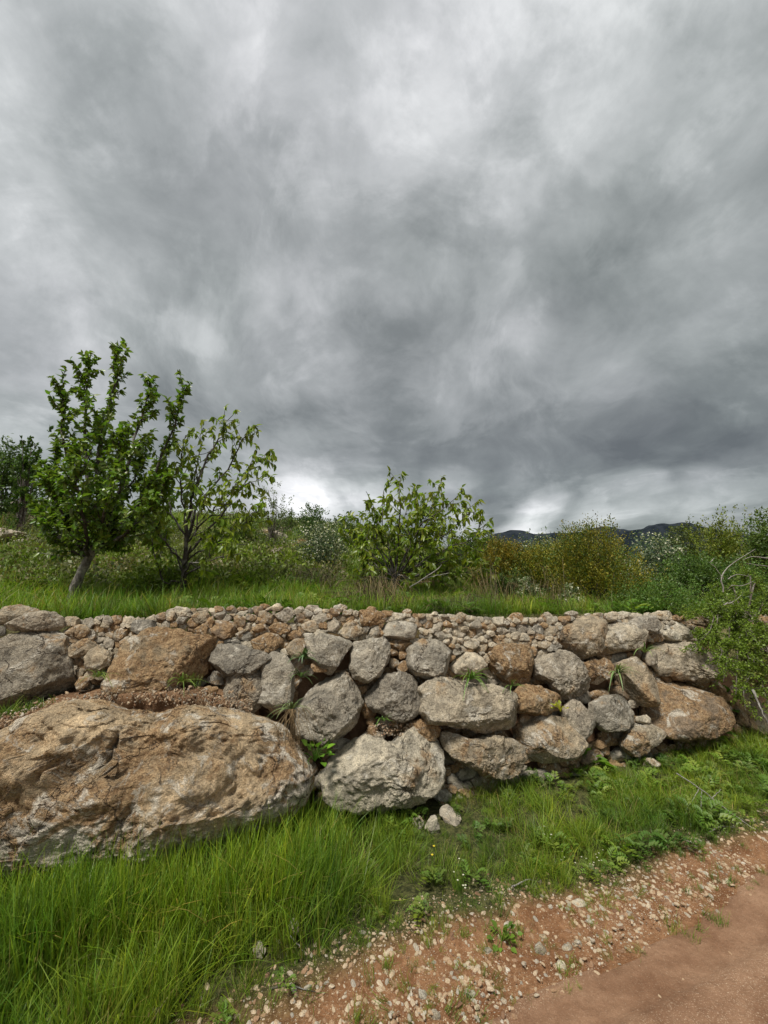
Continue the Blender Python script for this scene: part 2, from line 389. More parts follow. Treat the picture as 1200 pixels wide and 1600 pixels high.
def road_material():
    m, t, out = newmat("trodden_red_earth")
    co = t.new('ShaderNodeTexCoord').outputs['Object']
    tr = t.new('ShaderNodeAttribute', attribute_name='track').outputs['Fac']
    nB = t.noise(co, 3, 8, .62, .4).outputs[0]; nC = t.noise(co, 32, 7, .7).outputs[0]; nD = t.noise(co, 190, 4, .7).outputs[0]
    c = t.mix(t.rng(nB, .35, .66), (.215, .116, .066), (.335, .202, .124))
    c = t.mix(t.rng(nC, .35, .65, 0, .55), t.mix(1, c, (.72, .70, .68), 'MULTIPLY'), c)
    c = t.mix(t.math('MULTIPLY', t.rng(nD, .55, .66, 0, .7), t.rng(tr, 0, 1, 1, .35)), c, (.52, .41, .29))
    c = t.mix(t.rng(nD, .33, .42, .55, 0), c, (.13, .065, .035))
    h = t.math('ADD', t.math('MULTIPLY', nC, .5), t.math('MULTIPLY', nD, .22))
    b = t.new('ShaderNodeBump', inp={'Strength': .9, 'Distance': .022, 'Height': h})
    p = t.new('ShaderNodeBsdfPrincipled', inp={'Base Color': c, 'Roughness': .95, 'Specular IOR Level': .15, 'Normal': b.outputs[0]})
    t.l.new(p.outputs[0], out.inputs[0]); return m
M_ROAD = road_material()
def pebble_material():
    m, t, out = newmat("pebble")
    oi = t.new('ShaderNodeObjectInfo').outputs['Random']; co = t.new('ShaderNodeTexCoord').outputs['Object']
    c = t.ramp(oi, [(0, (.22, .12, .07)), (.25, (.42, .27, .16)), (.5, (.55, .42, .28)), (.75, (.60, .50, .37)), (.9, (.36, .33, .28)), (1, (.66, .60, .50))])
    n = t.noise(t.vmath('ADD', co, t.vmath('MULTIPLY', (30, 20, 10), t.new('ShaderNodeCombineXYZ', inp={0: oi, 1: oi, 2: oi}).outputs[0])), 3, 5, .6).outputs[0]
    c = t.mix(t.rng(n, .35, .65), t.mix(1, c, (.72, .66, .58), 'MULTIPLY'), c)
    b = t.new('ShaderNodeBump', inp={'Strength': .5, 'Distance': .2, 'Height': n})
    p = t.new('ShaderNodeBsdfPrincipled', inp={'Base Color': c, 'Roughness': .9, 'Normal': b.outputs[0]})
    t.l.new(p.outputs[0], out.inputs[0]); return m
M_PEB = pebble_material()
def mountain_material():
    m, t, out = newmat("wooded_ridge")
    co = t.new('ShaderNodeTexCoord').outputs['Object']
    n = t.noise(t.vmath('MULTIPLY', co, (1, 1, .5)), .035, 8, .65, .5).outputs[0]
    c = t.mix(t.rng(n, .38, .62), (.010, .014, .018), (.026, .032, .040))
    p = t.new('ShaderNodeBsdfPrincipled', inp={'Base Color': c, 'Roughness': 1, 'Specular IOR Level': 0.0})
    t.l.new(p.outputs[0], out.inputs[0]); return m
M_MOUNT = mountain_material()

# ================================================================== ground, road, mountain
def spaced(lo, hi, flo, fhi, fine, growth=1.09):
    c = list(np.arange(flo, fhi, fine)); d = fine
    while c[-1] < hi: d *= growth; c.append(c[-1] + d)
    d = fine; p = [c[0]]
    while p[-1] > lo: d *= growth; p.append(p[-1] - d)
    return np.array(p[:0:-1] + c)
sg = spaced(-1500, 1500, -4, 6, .05, 1.07); ng = spaced(-60, 1500, -1.0, 1.2, .03, 1.045)
Sg, Ng = np.meshgrid(sg, ng, indexing='ij')
X = O[0] + Sg * D[0] + Ng * N[0]; Y = O[1] + Sg * D[1] + Ng * N[1]
Z = terrain(X.ravel(), Y.ravel())
V = np.stack([X.ravel(), Y.ravel(), Z], 1)
a, b = Sg.shape; i = (np.arange(a - 1)[:, None] * b + np.arange(b - 1)[None]).ravel()
Fq = np.stack([i, i + b, i + b + 1, i + 1], 1)
sf, nf = Sg.ravel(), Ng.ravel()
wobn = fbm(np.stack([sf * 1.3, nf * 1.3, 0 * sf], 1), 77, 4) * .16
bare = 1 - sstep(nf + wobn, -.95, -.75)
hillz = sstep(nf, .55, .75)
core = sstep(nf, .08, .2) * (1 - sstep(nf, .5, .64))
zones = np.stack([bare, hillz, core], 1)
tag(link('ground', mk_mesh('ground', V, Fq, [M_GROUND], True, {'zones': zones})), kind='structure')

sg = np.arange(-9, 14, .06); ng = np.arange(-7.5, -.95, .03)
Sg, Ng = np.meshgrid(sg, ng, indexing='ij'); sf, nf = Sg.ravel(), Ng.ravel()
X = O[0] + sf * D[0] + nf * N[0]; Y = O[1] + sf * D[1] + nf * N[1]
edge = edge_r(sf) + fbm(np.stack([sf * 1.1, 0 * sf, 0 * sf], 1), 9, 3) * .05
track = track_f(sf, nf) + np.exp(-((nf + 2.9) / .2) ** 4)
z = .006 + .012 * sstep(edge - nf, 0, .1) - .018 * track + .006 * fbm(np.stack([sf * 3, nf * 3, 0 * sf], 1), 12, 3)
z = z + .004 * np.sin((nf + .02 * np.sin(sf * 3)) * 70) * track * (fbm(np.stack([sf * 2, nf * 2, 0 * sf], 1), 19, 2) > -.2)
z = np.where(nf > edge, -.02, np.maximum(z, .004)); z += .012 * (track < .5) * (nf < edge - .05)
i = (np.arange(Sg.shape[0] - 1)[:, None] * Sg.shape[1] + np.arange(Sg.shape[1] - 1)[None]).ravel()
b = Sg.shape[1]
tag(link('dirt_road', mk_mesh('dirt_road', np.stack([X, Y, z], 1), np.stack([i, i + b, i + b + 1, i + 1], 1), [M_ROAD], True, {'track': np.clip(track, 0, 1)})), kind='structure')

# mountain ridge far off to the right
def ridge(name, prof, dist, depth, seed, drop=0.0):
    us = np.linspace(prof[0][0], prof[-1][0], 260); vs = np.interp(us, [p[0] for p in prof], [p[1] for p in prof])
    vs = vs + fbm(np.stack([us * .06, us * 0, us * 0], 1), seed, 4) * 1.6
    rows = []
    for k, (dd, hh) in enumerate(((-.45, 0), (-.3, .32), (-.15, .66), (-.05, .93), (0, 1.0), (.06, .95), (.2, .6), (.5, 0))):
        pts = []
        for u, v in zip(us, vs):
            p = at(u, v, dist); h = p[2]
            q = p * 1.0; q[1] += dd * depth; q[2] = h * hh + (0 if hh in (0, 1.0) else 8 * vnoise(np.array([[u * .05, k * 1.3, seed]]), 5)[0] * (1 if k != 3 else .3)); pts.append(q)
        rows.append(pts)
    A = np.array(rows); k, n = A.shape[:2]; i = (np.arange(k - 1)[:, None] * n + np.arange(n - 1)[None]).ravel()
    return tag(link(name, mk_mesh(name, A.reshape(-1, 3), np.stack([i, i + 1, i + n + 1, i + n], 1), [M_MOUNT])), kind='structure')
ridge('mountain', [(560, 872), (700, 860), (780, 832), (800, 829), (850, 834), (900, 834), (925, 826), (935, 823), (952, 823), (968, 827), (985, 829), (1003, 827), (1012, 822), (1035, 819), (1055, 816), (1068, 814), (1078, 817), (1095, 824), (1150, 832), (1300, 850), (1600, 868)], 620, 260, 3)

# ================================================================== stones
GREY, DGREY, TAN, CREAM, OCHRE, BROWN, ORANGE = (.365, .322, .252), (.265, .238, .192), (.41, .34, .24), (.50, .44, .335), (.36, .27, .165), (.27, .205, .14), (.42, .29, .165)
STAIN = {GREY: .36, DGREY: .24, TAN: .5, CREAM: .36, OCHRE: .66, BROWN: .6, ORANGE: .82}
def polar(poly, c):
    """outline radius at 180 angles around c"""
    P = np.asarray(poly, float) - c; Q = np.roll(P, -1, 0)
    an = np.arange(180) * 2 * math.pi / 180; r = np.full(180, 1e-3)
    dx, dy = np.cos(an), np.sin(an)
    for p, q in zip(P, Q):
        e = q - p; den = dx * e[1] - dy * e[0]
        with np.errstate(divide='ignore', invalid='ignore'):
            t = (p[0] * e[1] - p[1] * e[0]) / den; s_ = (p[0] * dy - p[1] * dx) / den
        ok = (s_ >= -1e-6) & (s_ <= 1 + 1e-6) & (t > 0) & np.isfinite(t); r = np.where(ok, np.maximum(r, t), r)
    k = np.array([.15, .22, .26, .22, .15]); rr = sum(w_ * np.roll(r, j - 2) for j, w_ in enumerate(k))
    return rr
def rock_mesh(name, Rr, front, back, sub, seed, cuts=12, rough=.07, sharp=.74, mat=None, xyz_axes=None, extra=None, crack=0.0):
    """pillow of outline Rr (polar, in x,z) bulging front (-y) and back (+y), faceted and roughened"""
    rg = np.random.default_rng(seed); U, Fc = ico(sub)
    ph = np.arctan2(U[:, 2], U[:, 0]); rho = np.hypot(U[:, 0], U[:, 2])
    k = (ph / (2 * math.pi) * 180) % 180; k0 = k.astype(int) % 180; f = k - k.astype(int)
    Rv = Rr[k0] * (1 - f) + Rr[(k0 + 1) % 180] * f
    rm = Rr.mean()
    rho2 = rho ** sharp; y = np.sign(U[:, 1]) * np.abs(U[:, 1]) ** .8
    V = np.stack([np.cos(ph) * Rv * rho2, np.where(y < 0, y * front, y * back), np.sin(ph) * Rv * rho2], 1)
    # planar facets
    sc = np.array([np.abs(V[:, 0]).max(), max(front, 1e-3), np.abs(V[:, 2]).max()])
    lo, hi = V.min(0), V.max(0)
    for _ in range(cuts):
        n_ = rg.normal(size=3); n_[1] = -abs(n_[1]) * 1.9 if rg.random() < .88 else n_[1]; n_ /= np.linalg.norm(n_)
        W = V / sc; dd = W @ n_; lim = np.quantile(dd, 1 - rg.uniform(.03, .20)); ex = np.clip(dd - lim, 0, None)
        V = (W - (ex * rg.uniform(.88, 1.0))[:, None] * n_) * sc
    lo2, hi2 = V.min(0), V.max(0)
    for a_ in (0, 2): V[:, a_] = lo[a_] + (V[:, a_] - lo2[a_]) * (hi[a_] - lo[a_]) / (hi2[a_] - lo2[a_])
    q = V / rm
    dirn = U * 1.0
    w1 = fbm(q * 1.15 + seed * 3.1, seed, 3) * rough * .75
    w2 = fbm(q * 3.6 + seed * 1.7, seed + 5, 5, .6) * rough * .60
    rg_ = 1 - np.abs(fbm(q * 2.1 + seed, seed + 9, 3)); w3 = -np.clip(rg_ - .86, 0, 1) * rough * 2.6
    step = fbm(q * 1.6 + 7 + seed, seed + 23, 2); w4 = (np.floor(step * 5) / 5 - step) * rough * 1.1
    V = V + dirn * ((w1 + w2 + w3 + w4) * rm)[:, None]
    if extra is not None: V = extra(V, U)
    return mk_mesh(name, V, Fc, [mat or M_ROCK], True)
def frame(axx, axy, axz, loc):
    m = Matrix.Identity(4)
    for i_, a_ in enumerate((axx, axy, axz)):
        for j_ in range(3): m[j_][i_] = a_[j_]
    for j_ in range(3): m[j_][3] = loc[j_]
    return m
def wall_uv(p): q = p - O; return np.array([q @ D, q @ UPW])
def setcol(o, col, stain=None, jit=.1):
    j = 1 + rng.uniform(-jit, jit); h = rng.uniform(-.03, .03)
    j *= 1.2; o.color = (col[0] * j * (1 + h), col[1] * j, col[2] * j * (1 - h), (STAIN.get(col, .4) if stain is None else stain))
wall = empty('dry_stone_wall', O, 'rough dry stone wall of big boulders topped by small rubble, above the roadside grass', 'stone wall')
cnt = [0]
def wall_rock(px, col, name='boulder', proud=0.0, sub=5, thick=None, parent=wall, shrink=1.0, cuts=12, rough=.085, mat=None, stain=None, extra=None, sharp=.58):
    cnt[0] += 1
    pts = np.array([wall_uv(hit(u, v, proud)) for u, v in px]); c = np.array([(pts[:, 0].min() + pts[:, 0].max()) / 2, (pts[:, 1].min() + pts[:, 1].max()) / 2])
    cm = pts.mean(0); c = .5 * c + .5 * cm
    Rr = polar(pts, c); th = thick or min(Rr.mean() * .62, .24)
    pts = np.array([wall_uv(hit(u, v, proud - th * .45)) for u, v in px]); c = .5 * np.array([(pts[:, 0].min() + pts[:, 0].max()) / 2, (pts[:, 1].min() + pts[:, 1].max()) / 2]) + .5 * pts.mean(0)
    Rr = polar(pts, c) * shrink; rm = Rr.mean()
    loc = O + D * c[0] + UPW * c[1] + NW * (proud - th * .45)
    if extra is None: cuts = int(cuts * (.6 + .9 * ((cnt[0] * 37) % 11) / 10)); rough = rough * (.6 + .75 * ((cnt[0] * 53) % 13) / 12)
    me = rock_mesh(name, Rr, th, max(th * 1.1, rm * .8), sub, cnt[0] * 7 + 3, cuts, rough, sharp, mat or (M_ROCK if rm > .13 else M_STONE), extra=extra)
    o = link(name, me, parent, mat=frame(D, -NW, UPW, loc)); setcol(o, col, stain); return o
def crop(ox, oy, s, pts): return [(ox + x / s, oy + y / s) for x, y in pts]
CA, CB, CC, CD, CG, CH = (0, 920, 3), (300, 930, 10 / 3), (560, 930, 10 / 3), (820, 930, 3.15789), (480, 1120, 2.85714), (0, 1080, 2.30769)
BIG = [  # crop, colour, proud, outline
 (CA, GREY, .06, [(-120,270),(0,255),(90,225),(220,193),(310,235),(335,330),(350,440),(325,485),(200,520),(60,552),(-120,570)]),
 (CA, TAN, .05, [(0,120),(40,90),(110,75),(180,95),(190,115),(120,150),(0,165),(-60,150)]),
 (CA, GREY, .09, [(30,165),(70,130),(150,110),(240,108),(285,130),(290,175),(230,195),(110,195),(45,190)]),
 (CA, DGREY, .03, [(-10,172),(28,175),(25,215),(0,222),(-30,200)]),
 (CA, TAN, .03, [(285,150),(310,130),(345,128),(370,155),(340,172),(295,175)]),
 (CA, TAN, .04, [(290,190),(340,170),(400,172),(425,195),(400,225),(360,238),(310,215)]),
 (CA, ORANGE, .0, [(425,175),(470,168),(500,185),(480,205),(435,205)]),
 (CA, TAN, .05, [(315,290),(345,255),(400,232),(445,245),(455,270),(420,305),(360,322),(320,315)]),
 (CA, BROWN, .0, [(340,330),(375,320),(392,335),(385,360),(350,365)]),
 (CA, TAN, .0, [(350,385),(372,365),(395,375),(400,405),(375,418),(350,410)]),
 (CA, OCHRE, .02, [(350,450),(375,415),(405,405),(420,425),(410,460),(365,478)]),
 (CA, TAN, .05, [(395,330),(425,290),(470,268),(510,285),(522,325),(515,375),(470,400),(420,405),(400,370)]),
 (CA, GREY, .0, [(430,235),(465,215),(495,225),(490,255),(455,262)]),
 (CA, GREY, .01, [(482,245),(505,222),(535,245),(530,275),(500,280),(485,265)]),
 (CA, TAN, .02, [(515,225),(550,190),(590,175),(612,195),(605,215),(560,240),(530,245)]),
 (CA, GREY, .02, [(555,260),(590,225),(625,215),(635,235),(610,270),(575,282)]),
 (CA, TAN, .0, [(515,290),(545,275),(575,290),(560,315),(525,318)]),
 (CA, DGREY, .05, [(615,170),(650,142),(700,150),(730,175),(700,195),(640,215),(615,200)]),
 (CA, OCHRE, .15, [(485,430),(520,380),(560,320),(620,250),(690,200),(780,178),(860,185),(950,225),(1010,215),(1020,250),(985,330),(965,380),(900,420),(850,430),(780,490),(700,510),(640,500),(590,520),(545,500),(500,470)]),
 (CA, CREAM, .02, [(808,110),(840,85),(880,90),(912,115),(890,135),(835,135)]),
 (CA, TAN, .03, [(895,130),(930,108),(975,98),(995,125),(985,160),(920,165)]),
 (CA, OCHRE, .03, [(910,190),(955,162),(975,185),(965,215),(925,210)]),
 (CA, BROWN, .02, [(978,170),(1010,150),(1075,150),(1110,170),(1125,205),(1090,220),(1040,240),(1000,215)]),
 (CB, GREY, .01, [(110,110),(145,60),(175,60),(185,90),(150,130),(115,130)]),
 (CB, GREY, .0, [(178,65),(215,55),(240,75),(225,102),(185,92)]),
 (CB, GREY, .01, [(160,110),(195,95),(220,115),(210,140),(165,132)]),
 (CB, CREAM, .0, [(228,90),(265,75),(295,80),(275,110),(235,108)]),
 (CB, TAN, .02, [(215,115),(245,100),(282,125),(275,165),(230,172),(215,140)]),
 (CB, GREY, .01, [(280,95),(320,95),(348,125),(320,138),(285,130)]),
 (CB, TAN, .02, [(345,100),(375,78),(420,78),(435,120),(425,150),(380,140)]),
 (CB, GREY, .03, [(430,85),(480,65),(525,65),(538,100),(530,140),(485,148),(440,115)]),
 (CB, TAN, .0, [(255,165),(275,140),(305,145),(310,175),(280,190)]),
 (CB, TAN, .02, [(312,150),(340,135),(380,145),(390,180),(350,192),(315,185)]),
 (CB, OCHRE, .03, [(395,165),(420,145),(470,135),(515,165),(510,190),(460,208),(410,185)]),
 (CB, DGREY, .0, [(248,205),(285,183),(320,205),(310,240),(270,250)]),
 (CB, DGREY, .0, [(165,240),(200,218),(245,220),(272,250),(220,255),(170,258)]),
 (CB, OCHRE, .05, [(312,225),(370,195),(430,187),(478,220),(480,240),(440,275),(410,300),(350,300),(315,265)]),
 (CB, BROWN, .02, [(485,225),(495,195),(540,183),(582,200),(575,225),(520,235)]),
 (CB, TAN, .03, [(490,255),(515,228),(580,225),(590,260),(575,310),(530,335),(500,300)]),
 (CB, BROWN, .0, [(540,90),(580,85),(598,115),(580,145),(545,148)]),
 (CB, CREAM, .02, [(565,155),(600,128),(640,130),(662,170),(650,190),(605,195),(580,180)]),
 (CB, GREY, .0, [(560,75),(600,72),(635,90),(630,125),(600,120)]),
 (CB, GREY, .01, [(637,100),(665,90),(700,95),(705,130),(680,145),(645,140)]),
 (CB, GREY, .0, [(580,200),(615,190),(648,200),(640,235),(595,245)]),
 (CB, DGREY, .0, [(650,185),(690,175),(712,190),(690,215),(655,215)]),
 (CB, GREY, .02, [(697,135),(720,118),(780,145),(780,170),(750,200),(705,185)]),
 (CB, TAN, .0, [(745,110),(775,95),(810,108),(800,145),(760,135)]),
 (CB, TAN, .03, [(770,190),(800,140),(830,125),(890,165),(900,190),(880,220),(800,212)]),
 (CB, ORANGE, .05, [(868,85),(900,75),(960,75),(1015,105),(1010,135),(960,155),(900,155),(875,130)]),
 (CB, CREAM, .02, [(1015,120),(1055,88),(1100,95),(1120,120),(1085,140),(1030,135)]),
 (CB, GREY, .02, [(912,195),(930,165),(965,160),(985,180),(980,215),(940,232),(915,215)]),
 (CB, TAN, .0, [(868,225),(885,195),(910,200),(905,235),(880,238)]),
 (CB, GREY, .06, [(990,165),(1005,140),(1080,138),(1160,150),(1188,190),(1175,225),(1100,230),(1030,215),(995,195)]),
 (CB, GREY, .10, [(605,265),(640,225),(700,195),(745,190),(800,220),(830,250),(835,350),(800,385),(745,405),(700,370),(640,320),(605,290)]),
 (CB, GREY, .09, [(838,240),(900,235),(1000,225),(1025,270),(1030,340),(1040,395),(960,420),(905,448),(850,420),(825,370),(838,330)]),
 (CB, DGREY, .13, [(105,300),(150,260),(200,245),(260,258),(310,290),(370,305),(400,340),(385,380),(360,408),(290,404),(200,400),(140,405),(100,380),(95,340)]),
 (CB, GREY, .12, [(180,430),(230,395),(300,398),(372,405),(377,500),(352,575),(375,605),(330,622),(270,590),(200,530),(175,480)]),
 (CB, GREY, .11, [(375,360),(430,310),(490,330),(525,380),(528,480),(500,580),(440,605),(385,600),(350,580),(382,490)]),
 (CB, ORANGE, .04, [(620,345),(660,335),(710,375),(700,400),(640,400),(622,375)]),
 (CB, GREY, .13, [(555,440),(600,410),(680,405),(760,410),(820,460),(850,520),(900,610),(918,690),(900,730),(840,765),(770,740),(690,740),(640,715),(560,690),(550,600),(545,520)]),
 (CB, BROWN, .0, [(755,415),(800,405),(850,450),(862,490),(840,505),(790,450)]),
 (CB, DGREY, .12, [(912,520),(960,455),(1030,412),(1100,405),(1160,410),(1195,470),(1195,580),(1160,640),(1100,655),(1030,640),(975,600),(930,560)]),
 (CB, ORANGE, .03, [(1010,240),(1070,235),(1140,230),(1145,265),(1110,290),(1060,270),(1015,265)]),
 (CB, OCHRE, .0, [(1025,285),(1060,275),(1080,310),(1040,318)]),
 (CB, ORANGE, .0, [(1075,285),(1115,290),(1122,325),(1085,335)]),
 (CB, TAN, .0, [(1030,330),(1075,325),(1080,360),(1050,380),(1030,370)]),
 (CB, BROWN, .0, [(1060,375),(1090,345),(1130,335),(1130,390),(1080,405)]),
 (CB, BROWN, -.06, [(860,500),(920,510),(960,570),(965,640),(900,630),(865,560)]),
 (CC, GREY, .09, [(260,270),(330,235),(400,228),(460,255),(510,300),(470,330),(450,400),(440,440),(370,425),(290,400),(262,370)]),
 (CC, CREAM, .03, [(490,345),(520,310),(570,290),(630,300),(660,370),(620,400),(560,410),(500,390)]),
 (CC, OCHRE, .09, [(700,320),(730,270),(770,255),(840,262),(890,290),(930,350),(940,400),(900,450),(840,465),(780,430),(720,380),(700,350)]),
 (CC, CREAM, .17, [(330,470),(380,440),(450,433),(520,460),(600,480),(700,470),(790,500),(830,545),(850,610),(840,660),(780,700),(690,720),(600,700),(480,680),(370,660),(335,600)]),
 (CC, OCHRE, .09, [(820,500),(880,465),(980,455),(1020,475),(1050,540),(1050,590),(980,615),(880,630),(845,600),(850,550)]),
 (CC, TAN, .0, [(640,310),(680,300),(700,325),(690,355),(655,350)]),
 (CG, CREAM, .20, [(95,250),(120,190),(180,130),(270,85),(350,105),(400,115),(430,85),(480,45),(540,45),(590,70),(615,110),(620,180),(600,240),(560,330),(480,390),(400,430),(250,440),(150,410),(100,340)]),
 (CG, TAN, .12, [(610,70),(660,75),(740,110),(820,95),(900,95),(950,120),(965,170),(940,250),(880,280),(800,260),(740,220),(650,180),(620,120)]),
 (CG, ORANGE, .05, [(440,60),(470,18),(520,10),(575,30),(605,70),(560,110),(480,110)]),
 (CD, TAN, .07, [(0,640),(60,605),(130,595),(200,610),(240,660),(290,740),(250,800),(150,820),(50,790),(0,710)]),
 (CD, TAN, .08, [(165,210),(200,150),(255,110),(330,97),(380,130),(392,190),(390,250),(345,290),(260,312),(200,270),(170,240)]),
 (CD, CREAM, .08, [(392,140),(450,128),(520,160),(590,195),(612,230),(560,265),(480,270),(420,290),(385,270),(395,200)]),
 (CD, CREAM, .01, [(365,110),(400,90),(450,95),(455,125),(395,130)]),
 (CD, CREAM, .02, [(485,95),(530,88),(600,98),(560,120),(535,135),(500,120)]),
 (CD, DGREY, .10, [(530,130),(560,105),(620,105),(668,125),(655,165),(610,200),(565,175),(535,160)]),
 (CD, CREAM, .0, [(625,95),(690,75),(740,90),(735,120),(700,128),(660,118)]),
 (CD, CREAM, .04, [(720,150),(760,130),(800,150),(840,200),(830,225),(770,215),(730,180)]),
 (CD, CREAM, .03, [(680,185),(715,165),(770,200),(770,225),(720,225),(685,215)]),
 (CD, CREAM, .09, [(640,260),(680,225),(750,230),(790,260),(850,250),(930,265),(950,310),(945,360),(900,420),(840,430),(760,410),(690,390),(650,330)]),
 (CD, TAN, .0, [(800,110),(850,98),(905,120),(925,150),(880,155),(820,140)]),
 (CD, BROWN, .03, [(290,345),(330,310),(390,310),(430,345),(430,400),(380,430),(320,425),(295,390)]),
 (CD, GREY, .09, [(80,310),(110,280),(160,272),(230,310),(280,370),(320,430),(340,465),(260,490),(200,520),(180,490),(130,430),(75,400),(65,360)]),
 (CD, TAN, .08, [(465,340),(530,310),(590,320),(625,380),(655,450),(655,520),(620,550),(560,530),(510,460),(480,400)]),
 (CD, GREY, .10, [(340,530),(400,500),(460,490),(510,520),(535,580),(530,630),(480,665),(410,670),(355,620)]),
 (CD, GREY, .10, [(195,560),(240,520),(300,540),(345,600),(365,650),(355,720),(300,740),(250,700),(215,620)]),
 (CD, BROWN, .12, [(655,450),(720,425),(790,420),(860,450),(920,510),(970,590),(990,650),(980,710),(930,720),(850,690),(760,690),(680,670),(640,580),(650,520)]),
 (CD, CREAM, .06, [(550,600),(600,590),(628,615),(590,640),(555,625)]),
 (CD, TAN, .10, [(535,640),(600,625),(650,620),(690,660),(700,720),(620,770),(560,800),(490,750),(510,690)]),
 (CD, TAN, .0, [(1030,470),(1070,440),(1110,490),(1150,550),(1200,600),(1220,680),(1140,680),(1080,640),(1040,540)]),
 (CD, ORANGE, -.05, [(870,440),(940,420),(1000,460),(1010,540),(920,540)]),
 (CD, GREY, .02, [(600,270),(650,290),(650,340),(610,350),(590,310)]),
]
polys = []
for (c_, col, pr, pts) in BIG:
    px = crop(*c_, pts); polys.append(px); A = np.array(px); w_ = A[:, 0].ptp() if hasattr(A, 'ptp') and False else np.ptp(A[:, 0])
    big = w_ > 34
    wall_rock(px, col, 'boulder' if big else 'stone', pr, 5 if w_ > 60 else (4 if w_ > 26 else 3), shrink=1.12 if pts[0] in ((105,300), (180,430), (375,360)) else (1.06 if big else 1.04))

# small rubble: cells packed between the boulders, the way a waller fills gaps
def inpoly(P, poly):
    x, y = P[:, 0], P[:, 1]; c = np.zeros(len(P), bool); poly = np.asarray(poly); j = len(poly) - 1
    for i_ in range(len(poly)):
        xi, yi = poly[i_]; xj, yj = poly[j]
        if yi != yj:
            c ^= ((yi > y) != (yj > y)) & (x < (xj - xi) * (y - yi) / (yj - yi) + xi)
        j = i_
    return c
def cells(region, size_fn, seed, step=1.5):
    rg = np.random.default_rng(seed); Rg = np.asarray(region); x0, y0 = Rg.min(0); x1, y1 = Rg.max(0)
    G = np.stack(np.meshgrid(np.arange(x0, x1, step), np.arange(y0, y1, step), indexing='ij'), -1).reshape(-1, 2)
    m = inpoly(G, region)
    for p in polys:
        A = np.asarray(p); m[m] &= ~inpoly(G[m], p)
    G = G[m]; S = []; 
    for p in G[rg.permutation(len(G))]:
        s_ = size_fn(p) * rg.uniform(.62, 1.5)
        if all((p[0] - q[0]) ** 2 + ((p[1] - q[1]) * 1.25) ** 2 > (.5 * (s_ + q[2])) ** 2 for q in S[-400:]): S.append((p[0], p[1], s_))
        if len(S) > 420: break
    S = np.array(S)
    for it in range(3):
        d = ((G[:, None, 0] - S[None, :, 0]) ** 2 + ((G[:, None, 1] - S[None, :, 1]) * 1.25) ** 2) / S[None, :, 2] ** 2
        lab = d.argmin(1)
        for k in range(len(S)):
            if (lab == k).sum() > 3: S[k, :2] = G[lab == k].mean(0) * .6 + S[k, :2] * .4
    d = ((G[:, None, 0] - S[None, :, 0]) ** 2 + ((G[:, None, 1] - S[None, :, 1]) * 1.25) ** 2) / S[None, :, 2] ** 2
    lab = d.argmin(1); out = []
    for k in range(len(S)):
        C = G[lab == k]
        if len(C) < 8: continue
        ce = C.mean(0); dv_ = C - ce; an = np.arctan2(dv_[:, 1], dv_[:, 0]); rr = np.hypot(dv_[:, 0], dv_[:, 1]); pl = []
        for j in range(12):
            a0 = -math.pi + (j + .5) * 2 * math.pi / 12; da = np.abs((an - a0 + math.pi) % (2 * math.pi) - math.pi) < .40
            if da.any(): r_ = rr[da].max() + step * .35; pl.append((ce[0] + math.cos(a0) * r_, ce[1] + math.sin(a0) * r_))
        if len(pl) > 6: out.append((pl, len(C) * step * step))
    return out
BAND = [(100,975),(160,962),(230,965),(268,952),(340,950),(440,948),(560,954),(620,958),(700,961),(790,966),(870,966),(890,962),(1040,960),(1110,966),(1122,1000),(1040,1003),(900,1000),(880,1010),(850,1042),(800,1016),(770,1010),(740,1034),(705,1034),(690,1012),(620,1002),(600,1000),(520,1000),(450,1024),(400,1022),(330,1010),(330,990),(250,985),(190,1030),(172,1062),(140,1062),(105,1052)]
TOPS = []
_u = 272.0
while _u < 1035:
    _w = rng.uniform(11, 26); _v = float(np.interp(_u, [268, 340, 440, 560, 700, 790, 890, 1040], [951, 949, 947, 953, 960, 965, 961, 959])) + rng.uniform(-2, 4); _h = _w * rng.uniform(.42, .75)
    if rng.random() < .7: TOPS.append([(_u + math.cos(a_) * _w / 2 * rng.uniform(.8, 1.1), _v + math.sin(a_) * _h / 2 * rng.uniform(.8, 1.1)) for a_ in np.linspace(0, 6.283, 9)[:-1]])
    _u += _w * rng.uniform(1.0, 1.7)
PAL = [GREY, GREY, CREAM, TAN, CREAM, CREAM, BROWN, GREY, TAN, OCHRE, DGREY, CREAM, ORANGE]
allc = [(p, a_, 0) for p, a_ in cells(BAND, lambda p: float(np.interp(p[0], [100, 350, 600, 680, 1100], [15, 15, 14, 11.5, 11])), 4)]
PILE = [(1145,968),(1175,955),(1215,965),(1225,1015),(1190,1022),(1155,1005)]
allc += [(p, a_, 0) for p, a_ in cells(PILE, lambda p: 12, 6)]
LEFTB = [(-520,1005),(-170,975),(-50,960),(-12,965),(-22,1010),(-40,1100),(-170,1130),(-240,1250),(-330,1420),(-520,1440)]
allc += [(p, a_, 0) for p, a_ in cells(LEFTB, lambda p: 46, 8)]
GAPS = [(0,1000),(320,1000),(620,1010),(880,1030),(1040,1010),(1110,1060),(1180,1120),(1130,1210),(900,1240),(690,1260),(640,1200),(540,1180),(520,1270),(480,1270),(470,1180),(420,1110),(330,1090),(330,1070),(160,1085),(120,1090),(115,1000)]
allc += [(p, 0, 0) for p in TOPS]
gp = [(p, a_, 1) for p, a_ in cells(GAPS, lambda p: 19, 9) if rng.random() < .85]
allc += gp
